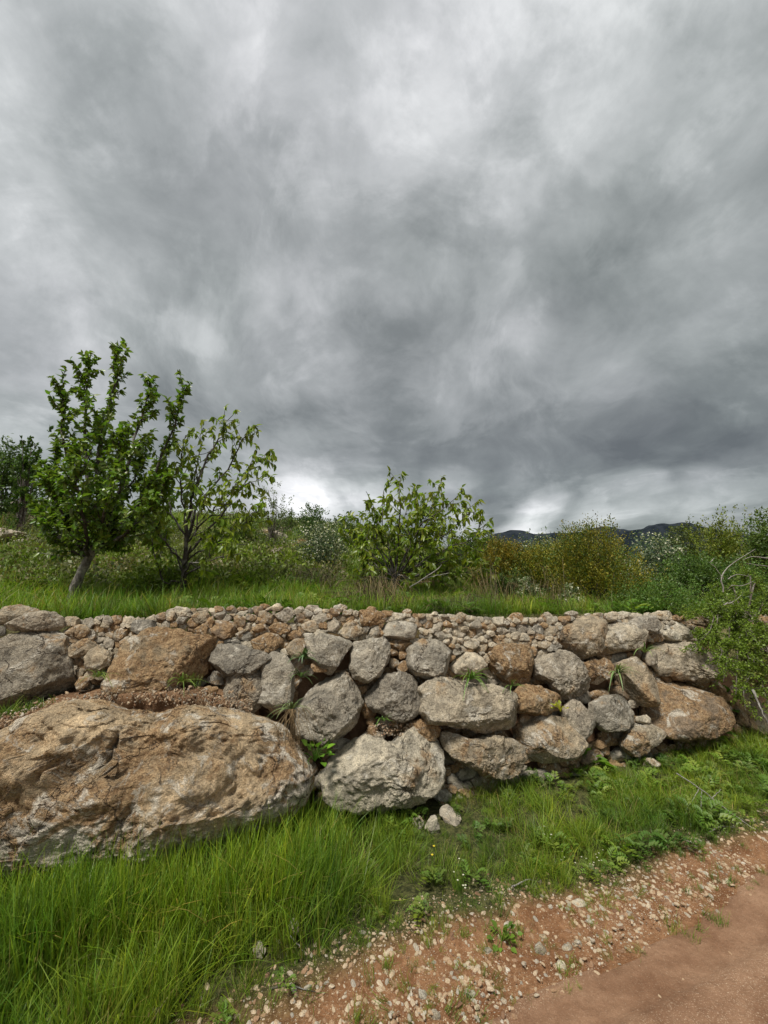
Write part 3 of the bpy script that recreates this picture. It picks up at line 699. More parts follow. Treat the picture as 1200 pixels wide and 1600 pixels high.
for k, (pl, ar, g) in enumerate(allc):
    col = PAL[rng.integers(len(PAL))] if not g else [BROWN, OCHRE, TAN, ORANGE, GREY][rng.integers(5)]
    wall_rock(pl, col, 'stone', rng.uniform(-.012, .028) if not g else rng.uniform(-.10, -.05), 3, shrink=1.03 if not g else 1.0, cuts=11, rough=.07, sharp=.52)
print('wall stones', len(BIG), len(allc), 'gaps', len(gp))
nst = 0
kids = [o for o in wall.children if o.name.startswith('stone')]
print('stone parts', len(kids), 'boulder parts', len(wall.children) - len(kids))

# the great outcrop the wall stands on
OUT = [(-260,255),(-100,205),(0,180),(60,145),(150,88),(250,45),(330,36),(400,42),(470,70),(530,85),(590,88),(640,68),(700,58),(800,62),(900,80),(1000,115),(1075,180),(1125,270),(1135,340),(1110,420),(1030,470),(900,500),(780,545),(600,590),(480,610),(300,640),(100,650),(-100,650),(-260,600)]
px = crop(*CH, OUT); polys.append(px)
def outcrop_extra(V, U):
    q = V.copy()
    fr = np.clip(-U[:, 1], 0, 1)
    d = fbm(q * 1.7 + 4, 90, 4, .5) * .060 + (1 - np.abs(fbm(q * 1.1 + 9, 91, 3))) * .06 - .04
    # the saddle between its two humps, running down to the crack
    sx = q[:, 0] - .02 - .25 * q[:, 2]; sad = np.exp(-(sx / .11) ** 2) * sstep(q[:, 2], -.12, .4) * .05
    # long slanting ledges
    le = q[:, 2] * 3.4 - q[:, 0] * 1.2 + fbm(q * 1.5, 92, 3) * .9; saw = le - np.floor(le)
    d = d + (saw ** 3) * .035 - sad
    cx_ = q[:, 0] + .09 + .03 * np.sin(q[:, 2] * 18); crk = np.exp(-(cx_ / .010) ** 2) * sstep(q[:, 2], -.06, 0) * (1 - sstep(q[:, 2], .14, .20)) * .05
    rid = 1 - np.abs(fbm(q * np.array([3.2, 3, 4.6]) + 2, 96, 4, .55)); d = d - crk + (fbm(q * 9, 95, 5, .6)) * .012 - np.clip(rid - .86, 0, 1) * .10
    st_ = fbm(q * np.array([1.6, 2, 3.4]) + 11, 97, 3); d = d + (np.floor(st_ * 4) / 4 - st_) * .028
    V = V.copy(); V[:, 1] -= d * (.25 + fr); return V
oc = wall_rock(px, TAN, 'rock_outcrop', .26, 7, .34, None, 1.0, 0, .05, extra=outcrop_extra, stain=.74, sharp=.50)
oc.parent = None; oc.color = (.62, .475, .30, .56)
_v = np.empty(len(oc.data.vertices) * 3); oc.data.vertices.foreach_get('co', _v); _v = _v.reshape(-1, 3)
_p = sstep(-_v[:, 2] - .25 * _v[:, 0], -.08, .38) * .9 + sstep(_v[:, 0], .45, .95) * .7 + .55 * np.exp(-((_v[:, 0] + .95) / .25) ** 2); _a = oc.data.attributes.new('pale', 'FLOAT', 'POINT'); _a.data.foreach_set('value', np.clip(_p * .9 + .02, 0, 1).astype(np.float32))
tag(oc, 'huge low ochre rock with white streaks bulging from the grass under the wall', 'rock')

# loose stones lying in the grass, on the ledge and on the verge
def loose(u, v, wpx, hpx, col, label, cat='stone', group=None, name='loose_stone', depth=.8, tilt=0.0, lift=.25, p=None, sub=4, stain=None):
    p = groundhit(u, v + hpx * .35) if p is None else p
    dist = np.linalg.norm(p - np.array([0, 0, EYE])) ; k = dist / F / (np.linalg.norm(ray(u, v)) if False else 1) / np.linalg.norm(ray(u, v)) * 1.0
    a_, b_ = wpx * k / 2, hpx * k / 2
    an = np.arange(180) * 2 * math.pi / 180
    Rr = 1 / np.sqrt((np.cos(an) / a_) ** 2 + (np.sin(an) / b_) ** 2); Rr *= 1 + .12 * np.sin(an * 3 + u) + .07 * np.sin(an * 5 + v)
    cnt[0] += 1; me = rock_mesh(name, Rr, a_ * depth, a_ * depth, sub, cnt[0] * 5 + 1, 9, .08, mat=M_STONE)
    o = link(name, me, None, p + np.array([0, 0, b_ * lift])); o.rotation_euler = (0, tilt, rng.uniform(-.4, .4)); setcol(o, col, stain)
    return tag(o, label, cat, group)
G1 = 'pale stones lying in the roadside grass'
loose(703, 1272, 34, 26, GREY, 'long grey stone lying tilted in the grass below the cream boulder', group=G1, tilt=.7)
loose(676, 1290, 22, 26, CREAM, 'upright cream stone in the grass, right-hand one of a close pair', group=G1, lift=.6)
loose(653, 1288, 17, 22, GREY, 'small pale upright stone in the grass, left-hand one of a close pair', group=G1, lift=.6)
loose(692, 1256, 11, 8, ORANGE, 'tiny orange stone touching the top of the long grey stone in the grass', group=G1)
loose(458, 1457, 20, 30, CREAM, 'white upright stone half hidden at the edge of the tall grass', group=G1, lift=.8)
loose(404, 1490, 20, 26, CREAM, 'cream stone in tall grass, lowest of the white ones at the verge', group=G1, lift=.7)
loose(238, 1592, 26, 26, BROWN, 'brown stone at the very bottom edge among tall grass', group=G1, lift=.7)
loose(860, 1214, 26, 14, GREY, 'flat grey stone in the grass in front of the lichened boulder', group=G1, lift=.8)
loose(1020, 1196, 26, 16, TAN, 'brownish stone in lush grass below the right end of the wall', group=G1, lift=.8)
G2 = 'larger pale stones on the gravel verge'
for (u, v, a_, b_, lab) in [(845, 1484, 19, 17, 'roundish tan stone on the verge, biggest of a cluster beside the road'), (877, 1512, 20, 15, 'flat cream stone on the verge, lowest of its cluster by the track'),
        (849, 1466, 14, 12, 'small tan stone just above the roundish tan stone on the verge'), (887, 1482, 18, 9, 'flat whitish stone right of the roundish tan stone on the verge'),
        (903, 1475, 15, 9, 'pale flat stone at the right of its cluster on the verge'), (942, 1462, 18, 7, 'slim pale stone lying alone at the edge of the track'),
        (1082, 1314, 26, 10, 'broad flat cream slab at the grass edge on the verge'), (1053, 1355, 12, 6, 'small pale chip on the verge below the broad flat slab'),
        (905, 1413, 24, 7, 'long narrow cream stone on the verge near the grass'), (763, 1487, 17, 10, 'cream stone on the verge beside the small green weed'),
        (630, 1524, 12, 9, 'small white stone near the bottom of the gravel verge'), (735, 1556, 17, 17, 'pale stone with sharp corner low on the verge'),
        (660, 1554, 15, 13, 'whitish squarish stone low on the verge'), (680, 1585, 14, 13, 'round cream stone close to the bottom edge of the verge'),
        (795, 1445, 16, 7, 'flat light stone on the verge above the green weed')]:
    loose(u, v, a_, b_, CREAM if 'tan' not in lab else TAN, lab, group=G2, lift=.35, depth=.8, sub=3, stain=.45)
G3 = 'stones crumbled on the earth ledge above the big ochre rock'
for (u, v, a_, b_, col, lab) in [(150, 1092, 26, 10, CREAM, 'flat white stone on the earth ledge below the ochre boulder'), (328, 1080, 24, 16, ORANGE, 'orange stone, topmost of the little heap right of the ochre boulder'),
        (314, 1100, 18, 13, ORANGE, 'orange stone, lowest of the little heap right of the ochre boulder'), (296, 1090, 16, 12, OCHRE, 'small ochre stone, left in the little heap beside the ochre boulder'),
        (334, 1096, 16, 12, BROWN, 'small brown stone, right in the little heap beside the ochre boulder'), (22, 1135, 20, 10, GREY, 'flat grey stone on the earth ledge at the left edge'),
        (183, 1098, 14, 9, TAN, 'small tan stone on the earth ledge right of the flat white stone')]:
    loose(u, v, a_, b_, col, lab, group=G3, p=hit(u, v, .10), lift=0, sub=3, depth=.7)
G4 = 'pale rocks scattered on the hillside'
for (u, v, a_, b_, col, lab) in [(430, 842, 26, 12, CREAM, 'pale rock on the red earth patch halfway up the slope'), (415, 836, 16, 9, BROWN, 'reddish rock beside the pale rock on the red earth patch'),
        (446, 832, 18, 9, TAN, 'tan rock, upper one on the red earth patch'), (343, 888, 26, 12, CREAM, 'cream rock in the grass to the right of the dark-stemmed tree'), (350, 880, 14, 9, GREY, 'small grey rock resting above the cream rock right of the dark-stemmed tree'),
        (8, 842, 34, 16, GREY, 'grey rock on the slope at the left edge of the picture'), (55, 850, 34, 9, TAN, 'long flat tan rock on the slope left of the leafy tree'), (5, 802, 24, 22, GREY, 'tall grey rock high on the slope at the left edge'),
        (30, 852, 22, 9, CREAM, 'cream rock between the grey rock and the long flat rock'), (432, 868, 20, 12, GREY, 'grey rock lower on the slope below the red earth patch'),
        (1022, 920, 26, 12, TAN, 'tan rock among green herbs behind the wall top'), (1145, 948, 26, 14, TAN, 'tan rock on the slope behind the thorny bush'), (672, 915, 26, 11, ORANGE, 'orange rock lying right of the bushy cherry stems')]:
    loose(u, v, a_ * 1.35, b_ * 1.5, col, lab, group=G4, name='rock', cat='rock', lift=1.0)

# ================================================================== leaf meshes
def leaf_template(fold=.25, droop=.35, wide=.36):
    V = np.array([[0, 0, 0], [.30, wide * .9, .0], [.30, 0, -.05], [.30, -wide * .9, 0], [.65, wide * .75, 0], [.65, 0, -.05], [.65, -wide * .75, 0], [1, 0, 0]], float)
    V[:, 2] += np.abs(V[:, 1]) * fold - droop * V[:, 0] ** 2; V[:, 1] *= .78
    return V, [np.array([[1, 4, 5, 2], [2, 5, 6, 3]]), np.array([[0, 1, 2], [0, 2, 3], [4, 7, 5], [5, 7, 6]])]
def oriented(dirs, roll):
    x = dirs / np.linalg.norm(dirs, axis=1)[:, None]; up = np.tile([0, 0, 1.], (len(x), 1)); y = np.cross(up, x); y /= np.linalg.norm(y, axis=1)[:, None] + 1e-6; z = np.cross(x, y)
    c_, s_ = np.cos(roll)[:, None], np.sin(roll)[:, None]; y2 = y * c_ + z * s_; z2 = -y * s_ + z * c_
    return np.stack([x, y2, z2], 2)
def leaves_into(tmpl, pos, rots, size, tints, name, mats):
    TV, TF = tmpl; n_ = len(pos); k = len(TV)
    V = (np.einsum('nij,kj->nki', rots, TV) * size[:, None, None] + pos[:, None]).reshape(-1, 3)
    base = (np.arange(n_) * k)[:, None, None]; Fs = [(f[None] + base).reshape(-1, f.shape[1]) for f in TF]
    return mk_mesh(name, V, Fs, mats, True, {'tint': np.repeat(tints, k, 0)})
QUAD = (np.array([[0, 0, 0], [.5, .28, .06], [1, 0, -.08], [.5, -.28, .06]], float), [np.array([[0, 1, 2, 3]])])

# ================================================================== scattered ground cover (uncountable)
def blade(h, wdt, lean, az, curve, seg=4, base=(0, 0)):
    t = np.linspace(0, 1, seg + 1); x = lean * t * h + curve * h * t ** 2.4; z = h * (t - .35 * abs(curve) * t ** 3)
    ww = wdt * (1 - t ** 1.6) * .5 + wdt * .02
    d = np.array([math.cos(az), math.sin(az)]); pr = np.array([-d[1], d[0]])
    ctr = np.stack([base[0] + d[0] * x, base[1] + d[1] * x], 1)
    L = np.column_stack([ctr + pr * ww[:, None], z]); Rr = np.column_stack([ctr - pr * ww[:, None], z])
    V = np.empty((2 * (seg + 1), 3)); V[0::2] = L; V[1::2] = Rr
    i_ = np.arange(seg) * 2; return V, np.stack([i_, i_ + 1, i_ + 3, i_ + 2], 1)
def tuft(name, n, h0, h1, w0, w1, spread, lean, curve, mats, tintf, seg=4, straw=0.0):
    A = Acc(); rg = np.random.default_rng(abs(hash(name)) % 1000 if False else sum(map(ord, name)))
    for _ in range(n):
        r_, a_ = spread * math.sqrt(rg.random()), rg.uniform(0, 6.283)
        V, Fc = blade(rg.uniform(h0, h1), rg.uniform(w0, w1), rg.normal(0, lean), rg.uniform(0, 6.283), rg.normal(0, curve), seg, (r_ * math.cos(a_), r_ * math.sin(a_)))
        tn = tintf(rg); 
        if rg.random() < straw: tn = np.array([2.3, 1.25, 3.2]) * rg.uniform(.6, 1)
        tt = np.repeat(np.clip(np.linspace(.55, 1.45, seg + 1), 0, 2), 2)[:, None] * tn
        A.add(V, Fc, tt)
    me = A.mesh(name, mats); return bpy.data.objects.new(name, me)
def gt(rg):
    j = rg.uniform(.65, 1.35); return np.array([j * rg.uniform(.8, 1.25), j, j * rg.uniform(.6, 1.3)])
def herb(name, n, size, mats, flower=None):
    A = Acc(); rg = np.random.default_rng(sum(map(ord, name)))
    for _ in range(n):
        az = rg.uniform(0, 6.283); ln = size * rg.uniform(.5, 1); el = rg.uniform(.2, 1.2); c0 = np.array([rg.normal(0, size * .15), rg.normal(0, size * .15), 0])
        d = np.array([math.cos(az) * math.cos(el), math.sin(az) * math.cos(el), math.sin(el)]); pr = np.array([-math.sin(az), math.cos(az), 0])
        tn = gt(rg)
        for k in range(5):                         # paired leaflets along the stalk
            b_ = c0 + d * ln * (.3 + .17 * k) - np.array([0, 0, ln * .10 * k * k * .25]); lw = ln * .22 * (1.15 - .15 * k)
            for s_ in (-1, 1):
                tip = b_ + (pr * s_ + d * .7) * lw; m_ = (b_ + tip) / 2; sd_ = np.cross(pr * s_ + d * .7, [0, 0, 1]); sd_ = sd_ / (np.linalg.norm(sd_) + 1e-6) * lw * .32
                A.add([b_, m_ + sd_ + [0, 0, lw * .1], tip, m_ - sd_ + [0, 0, lw * .1]], [[0, 1, 2, 3]], tn)
    me = A.mesh(name, mats, False); return bpy.data.objects.new(name, me)
def coll(objs, name):
    c = bpy.data.collections.new(name)
    for o in objs: c.objects.link(o)
    return c
def scatter(name, P, scl, rot, idx, collection, label=None):
    me = bpy.data.meshes.new(name); me.vertices.add(len(P)); me.vertices.foreach_set('co', np.asarray(P, np.float32).ravel())
    a1 = me.attributes.new('scl', 'FLOAT_VECTOR', 'POINT'); scl = np.asarray(scl); scl = np.repeat(scl[:, None], 3, 1) if scl.ndim == 1 else scl; a1.data.foreach_set('vector', scl.astype(np.float32).ravel())
    a2 = me.attributes.new('rot', 'FLOAT_VECTOR', 'POINT'); a2.data.foreach_set('vector', np.asarray(rot, np.float32).ravel())
    a3 = me.attributes.new('idx', 'INT', 'POINT'); a3.data.foreach_set('value', np.asarray(idx, np.int32))
    o = link(name, me); ng_ = bpy.data.node_groups.new(name + '_nodes', 'GeometryNodeTree')
    ng_.interface.new_socket('Geometry', in_out='INPUT', socket_type='NodeSocketGeometry'); ng_.interface.new_socket('Geometry', in_out='OUTPUT', socket_type='NodeSocketGeometry')
    gi, go = ng_.nodes.new('NodeGroupInput'), ng_.nodes.new('NodeGroupOutput'); ins = ng_.nodes.new('GeometryNodeInstanceOnPoints')
    ci = ng_.nodes.new('GeometryNodeCollectionInfo'); ci.inputs[0].default_value = collection; ci.inputs[1].default_value = True; ci.inputs[2].default_value = True
    L = ng_.links.new
    def na(nm, ty):
        n_ = ng_.nodes.new('GeometryNodeInputNamedAttribute'); n_.data_type = ty; n_.inputs[0].default_value = nm
        return [s for s in n_.outputs if s.enabled][0]
    L(gi.outputs[0], ins.inputs['Points']); L(ci.outputs[0], ins.inputs['Instance']); ins.inputs['Pick Instance'].default_value = True
    L(na('idx', 'INT'), ins.inputs['Instance Index'])
    e2r = ng_.nodes.new('FunctionNodeEulerToRotation'); L(na('rot', 'FLOAT_VECTOR'), e2r.inputs[0]); L(e2r.outputs[0], ins.inputs['Rotation'])
    L(na('scl', 'FLOAT_VECTOR'), ins.inputs['Scale']); L(ins.outputs[0], go.inputs[0])
    md = o.modifiers.new('scatter', 'NODES'); md.node_group = ng_
    return tag(o, label, kind='stuff')

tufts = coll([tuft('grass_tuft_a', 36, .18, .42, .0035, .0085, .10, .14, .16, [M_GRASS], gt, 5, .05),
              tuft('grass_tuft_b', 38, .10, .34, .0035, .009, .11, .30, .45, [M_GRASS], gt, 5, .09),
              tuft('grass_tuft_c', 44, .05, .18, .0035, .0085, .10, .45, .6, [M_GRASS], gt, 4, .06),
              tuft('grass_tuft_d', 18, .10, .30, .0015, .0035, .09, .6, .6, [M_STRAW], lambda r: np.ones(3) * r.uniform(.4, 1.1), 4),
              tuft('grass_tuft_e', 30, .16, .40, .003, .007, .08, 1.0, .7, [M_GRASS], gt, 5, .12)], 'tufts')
herbs = coll([herb('herb_a', 14, .13, [M_HERB]), herb('herb_b', 20, .09, [M_HERB]), herb('herb_c', 10, .18, [M_HERB])], 'herbs')

def to_world(s, n): return O[0] + s * D[0] + n * N[0], O[1] + s * D[1] + n * N[1]
def rotv(n_, tilt=.12): return np.stack([rng.normal(0, tilt, n_), rng.normal(0, tilt, n_), rng.uniform(0, 6.283, n_)], 1)
def strip_grass(name, cnt_, s0, s1, n0, n1, hfun, keep, idxf, label, tilt=.12):
    s = rng.uniform(s0, s1, cnt_); n = rng.uniform(n0, n1, cnt_)
    k = keep(s, n) > rng.random(cnt_); s, n = s[k], n[k]; x, y = to_world(s, n); z = terrain(x, y) - .01
    scatter(name, np.stack([x, y, z], 1), hfun(s, n) * rng.uniform(.75, 1.2, len(s)), rotv(len(s), tilt), idxf(s, n), tufts, label)
def edge_n(s): return -.84 + fbm(np.stack([s * 1.3, s * 0, s * 0], 1), 51, 4) * .11 + np.interp(s, [-3, -1.4, -.7, .3, 1, 2.2, 4], [-.5, -.25, -.08, -.05, -.03, .0, -.06])
gapf = lambda s, n: np.exp(-((s - .42) / .32) ** 2 - ((n + .22) / .22) ** 2)
dens = lambda s, n: sstep(n, edge_n(s) - .05, edge_n(s) + .2) * (.16 + .84 * sstep(fbm(np.stack([s * 3.2, n * 3.2, s * 0], 1), 61, 4), -.45, .25)) * (1 - .75 * gapf(s, n))
hh = lambda s, n: np.interp(s, [-4, -1.2, -.2, .8, 2, 4], [.95, .86, .58, .48, .46, .55]) * (.78 + .5 * sstep(fbm(np.stack([s * 2.1, n * 2.1, s * 0 + 3], 1), 62, 3), -.5, .6)) * (1 - .5 * gapf(s, n + .1)) * (.42 + .58 * sstep(n, edge_n(s), edge_n(s) + .30)) * (1 - .35 * sstep(n, -.28, .0) * sstep(s, -1, 0))
def pick(s, n):
    r_ = rng.random(len(s)); tall = sstep(-s, -.9, .3) * sstep(n, edge_n(s) + .05, edge_n(s) + .25)
    return np.where(r_ < .55 * tall, 0, np.where(r_ < .54, 1, np.where(r_ < .72, 2, np.where(r_ < .81, 3, 4))))
k_ = 520; s = rng.uniform(-3.4, -.45, k_); n = rng.uniform(-.62, -.34, k_); x, y = to_world(s, n)
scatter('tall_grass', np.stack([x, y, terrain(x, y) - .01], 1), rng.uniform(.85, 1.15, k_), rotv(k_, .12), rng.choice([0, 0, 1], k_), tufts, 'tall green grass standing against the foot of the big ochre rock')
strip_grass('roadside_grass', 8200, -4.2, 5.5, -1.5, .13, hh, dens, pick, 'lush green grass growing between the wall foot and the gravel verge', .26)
k_ = 1100; s = rng.uniform(-3, 5.5, k_); n = rng.uniform(-1.15, .08, k_); kp = rng.random(k_) < (.15 + .85 * sstep(s, .6, 1.6)) * sstep(n, edge_n(s) - .05, edge_n(s) + .2); s, n = s[kp], n[kp]
x, y = to_world(s, n); scatter('leafy_weeds', np.stack([x, y, terrain(x, y) + .03], 1), rng.uniform(.35, .95, len(s)), rotv(len(s), .2), rng.integers(0, 3, len(s)), herbs, 'low broad-leaved weeds mixed into the roadside grass')
# sparse tufts on the gravel verge
k_ = 620; s = rng.uniform(-1.5, 4.5, k_); n = -.78 - .5 * rng.random(k_) ** 1.7; x, y = to_world(s, n)
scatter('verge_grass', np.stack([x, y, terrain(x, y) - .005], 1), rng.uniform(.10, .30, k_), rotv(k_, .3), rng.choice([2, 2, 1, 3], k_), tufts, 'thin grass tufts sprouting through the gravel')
# hillside turf, thinning with distance
def hill_pts(n_, dmin, dmax, seed, azlo=-1.35, azhi=1.0):
    rg = np.random.default_rng(seed); az = rg.uniform(azlo, azhi, n_); d = dmin * (dmax / dmin) ** rg.random(n_); x = d * np.sin(az); y = d * np.cos(az)
    s_, nn = sn(x, y); ok = nn > .66 + .03 * rg.random(n_) ; return x[ok], y[ok]
x, y = hill_pts(35000, 3.0, 50, 3); s_, nn = sn(x, y)
near = np.exp(-np.clip(nn - .7, 0, 9) / 2.2); pn = fbm(np.stack([x * .6, y * .6, x * 0], 1), 71, 4)
kp = rng.random(len(x)) < np.clip(.6 + near * .5 + pn * .5, .25, 1); x, y, near, pn = x[kp], y[kp], near[kp], pn[kp]
d_ = np.hypot(x, y)
idx = np.where(rng.random(len(x)) < np.clip(.12 + .35 * (1 - near * .8) * sstep(-pn, -.3, .4) * 1.2, 0, .6), 3, np.where(rng.random(len(x)) < .5, 1, 2))
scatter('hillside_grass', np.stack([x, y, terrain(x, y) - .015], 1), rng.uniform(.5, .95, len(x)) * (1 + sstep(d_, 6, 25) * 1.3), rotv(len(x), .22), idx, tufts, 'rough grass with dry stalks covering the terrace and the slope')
x, y = hill_pts(5200, 3.4, 40, 5); pn = fbm(np.stack([x * .5, y * .5, x * 0], 1), 72, 3); kp = pn > -.25; x, y = x[kp], y[kp]
scatter('hillside_herbs', np.stack([x, y, terrain(x, y)], 1), rng.uniform(.7, 1.7, len(x)) * (1 + sstep(np.hypot(x, y), 8, 30) * 1.6), rotv(len(x), .25), rng.integers(0, 3, len(x)), herbs, 'low leafy herbs growing over the slope')
def scrub(name, n, seed, mats, tint):
    rg = np.random.default_rng(seed); d = rg.normal(size=(n, 3)); d /= np.linalg.norm(d, axis=1)[:, None]; d[:, 2] = np.abs(d[:, 2]); P = d * (rg.random(n) ** .4)[:, None] * [.32, .32, .30] * (1 + .25 * np.sin(d[:, :1] * 7 + seed))
    tn = rg.uniform(.55, 1.4, (n, 1)) * np.array(tint)
    return bpy.data.objects.new(name, leaves_into(QUAD, P, oriented(d + rg.normal(0, .6, (n, 3)), rg.normal(0, 1.2, n)), .04 * rg.uniform(.5, 1.4, n), tn, name, mats))
scr = coll([scrub('scrub_a', 420, 1, [M_SHR], (1.5, 1.4, .8)), scrub('scrub_b', 420, 2, [M_SILV], (.9, .82, .6)), scrub('scrub_c', 420, 3, [M_SILV], (1.15, .85, .6)), scrub('scrub_d', 360, 4, [M_SHR], (2.1, 1.8, .7))], 'scrubs')
x, y = hill_pts(3600, 4.6, 55, 8); pn = fbm(np.stack([x * .45, y * .45, x * 0], 1), 73, 3); kp = (pn > -.02 - .3 * sstep(np.hypot(x, y), 14, 26)) & (sn(x, y)[1] > 2.2); x, y = x[kp], y[kp]
scatter('low_scrub', np.stack([x, y, terrain(x, y) - .03], 1), rng.uniform(.35, 1.25, len(x)) * (1 + sstep(np.hypot(x, y), 10, 35) * 1.4), rotv(len(x), .15), rng.choice([0, 1, 1, 2, 3, 0], len(x)), scr, 'low brown and green scrub dotted over the slope')
# turf on the wall's earth ledge, left, and in its joints
lp = []
for (u, v, c_) in [(20, 1118, 7), (45, 1112, 5), (65, 1103, 3), (280, 1062, 3), (300, 1068, 3), (150, 1060, 2)]:
    for _ in range(c_): lp.append(hit(u + rng.normal(0, 11), v + rng.normal(0, 3), .08))
lp = np.array(lp); scatter('ledge_grass', lp, rng.uniform(.22, .42, len(lp)), rotv(len(lp), .4), rng.choice([1, 2, 2, 3], len(lp)), tufts, 'short grass growing on the earth ledge in the wall')

# gravel
def pebble(name, seed, flat):
    an = np.arange(180) * 2 * math.pi / 180; rg = np.random.default_rng(seed)
    Rr = 1 + .16 * np.sin(an * 2 + seed) + .1 * np.sin(an * 3 + seed * 2)
    me = rock_mesh(name, Rr, 1, 1, 2, seed, 9, .06, mat=M_PEB); V = np.empty(len(me.vertices) * 3); me.vertices.foreach_get('co', V); V = V.reshape(-1, 3) * [1, .8, flat]; me.vertices.foreach_set('co', V.ravel())
    me.polygons.foreach_set('use_smooth', np.zeros(len(me.polygons), bool)); me.update()
    return bpy.data.objects.new(name, me)
pebs = coll([pebble('pebble_%s' % c_, k * 13 + 2, f_) for k, (c_, f_) in enumerate(zip('abcde', (.5, .65, .45, .7, .55)))], 'pebbles')
def gravel(name, cnt_, s0, s1, n0, n1, prob, r0, r1, label, zf=None):
    s = rng.uniform(s0, s1, cnt_); n = rng.uniform(n0, n1, cnt_); k = rng.random(cnt_) < prob(s, n); s, n = s[k], n[k]; x, y = to_world(s, n)
    z = terrain(x, y) if zf is None else zf(s, n)
    r_ = r0 * (r1 / r0) ** (rng.random(len(s)) ** 4.2)
    scatter(name, np.stack([x, y, z - r_ * .12], 1), r_, rotv(len(s), .25), rng.integers(0, 5, len(s)), pebs, label)
clump = lambda s, n: .35 + .65 * sstep(fbm(np.stack([s * 3, n * 3, s * 0], 1), 81, 3), -.4, .35)
gravel('gravel', 80000, -2.2, 6.5, -1.5, -.65, lambda s, n: sstep(n, edge_r(s) - .10, edge_r(s) + .04) * (1 - sstep(n, edge_n(s) + .0, edge_n(s) + .25) * .85) * clump(s, n), .0015, .0165, 'pale gravel strewn over the red earth verge')
gravel('road_gravel', 42000, -1.6, 6.5, -2.6, -1.12, lambda s, n: (.11 + .89 * (1 - track_f(s, n))) * clump(s, n) * .8, .0018, .014, 'loose pale gravel on the dirt road beside the wheel track', lambda s, n: np.full(len(s), .016) - .016 * track_f(s, n))
# crumbs of earth and stone on the ledges of the wall
lp = []
for _ in range(2600):
    u = rng.uniform(-20, 395); v = np.interp(u, [0, 60, 110, 170, 260, 340, 385], [1128, 1108, 1094, 1086, 1084, 1090, 1100]) + rng.normal(4, 7); lp.append(hit(u, v, rng.uniform(.08, .20)))
for _ in range(260): lp.append(hit(rng.uniform(580, 640), rng.uniform(1130, 1150), .04))
lp = np.array(lp); scatter('ledge_rubble', lp, .0022 * 5 ** (rng.random(len(lp)) ** 2), rotv(len(lp), 1), rng.integers(0, 5, len(lp)), pebs, 'crumbled stone chips lying on the earth ledge')
# earth ledge itself
A = []
us = np.linspace(-160, 405, 260)
for u in us:
    v = np.interp(u, [-160, 0, 60, 110, 170, 260, 340, 400], [1160, 1130, 1108, 1094, 1084, 1080, 1088, 1102])
    tp_ = float(1 - sstep(u, 335, 400)); top = hit(u, v - 12, -.05); mid = hit(u, v + 4, .15 * tp_ - .02); low = hit(u, v + 60, .10 * tp_ - .05); A.append([top * (1 - f_) + mid * f_ for f_ in np.linspace(0, 1, 7)] + [mid * (1 - f_) + low * f_ for f_ in (.25, .5, .75, 1)])
A = np.array(A); A = A + (fbm(A.reshape(-1, 3) * 9, 14, 4) * .035).reshape(A.shape[0], A.shape[1], 1) * NW
k = A.shape[1]; i = (np.arange(len(A) - 1)[:, None] * k + np.arange(k - 1)[None]).ravel()
led = link('earth_ledge', mk_mesh('earth_ledge', A.reshape(-1, 3), np.stack([i, i + 1, i + k + 1, i + k], 1), [M_GROUND], True, {'zones': np.tile([0, 0, 1.0], (len(A) * k, 1))})); tag(led, kind='structure')

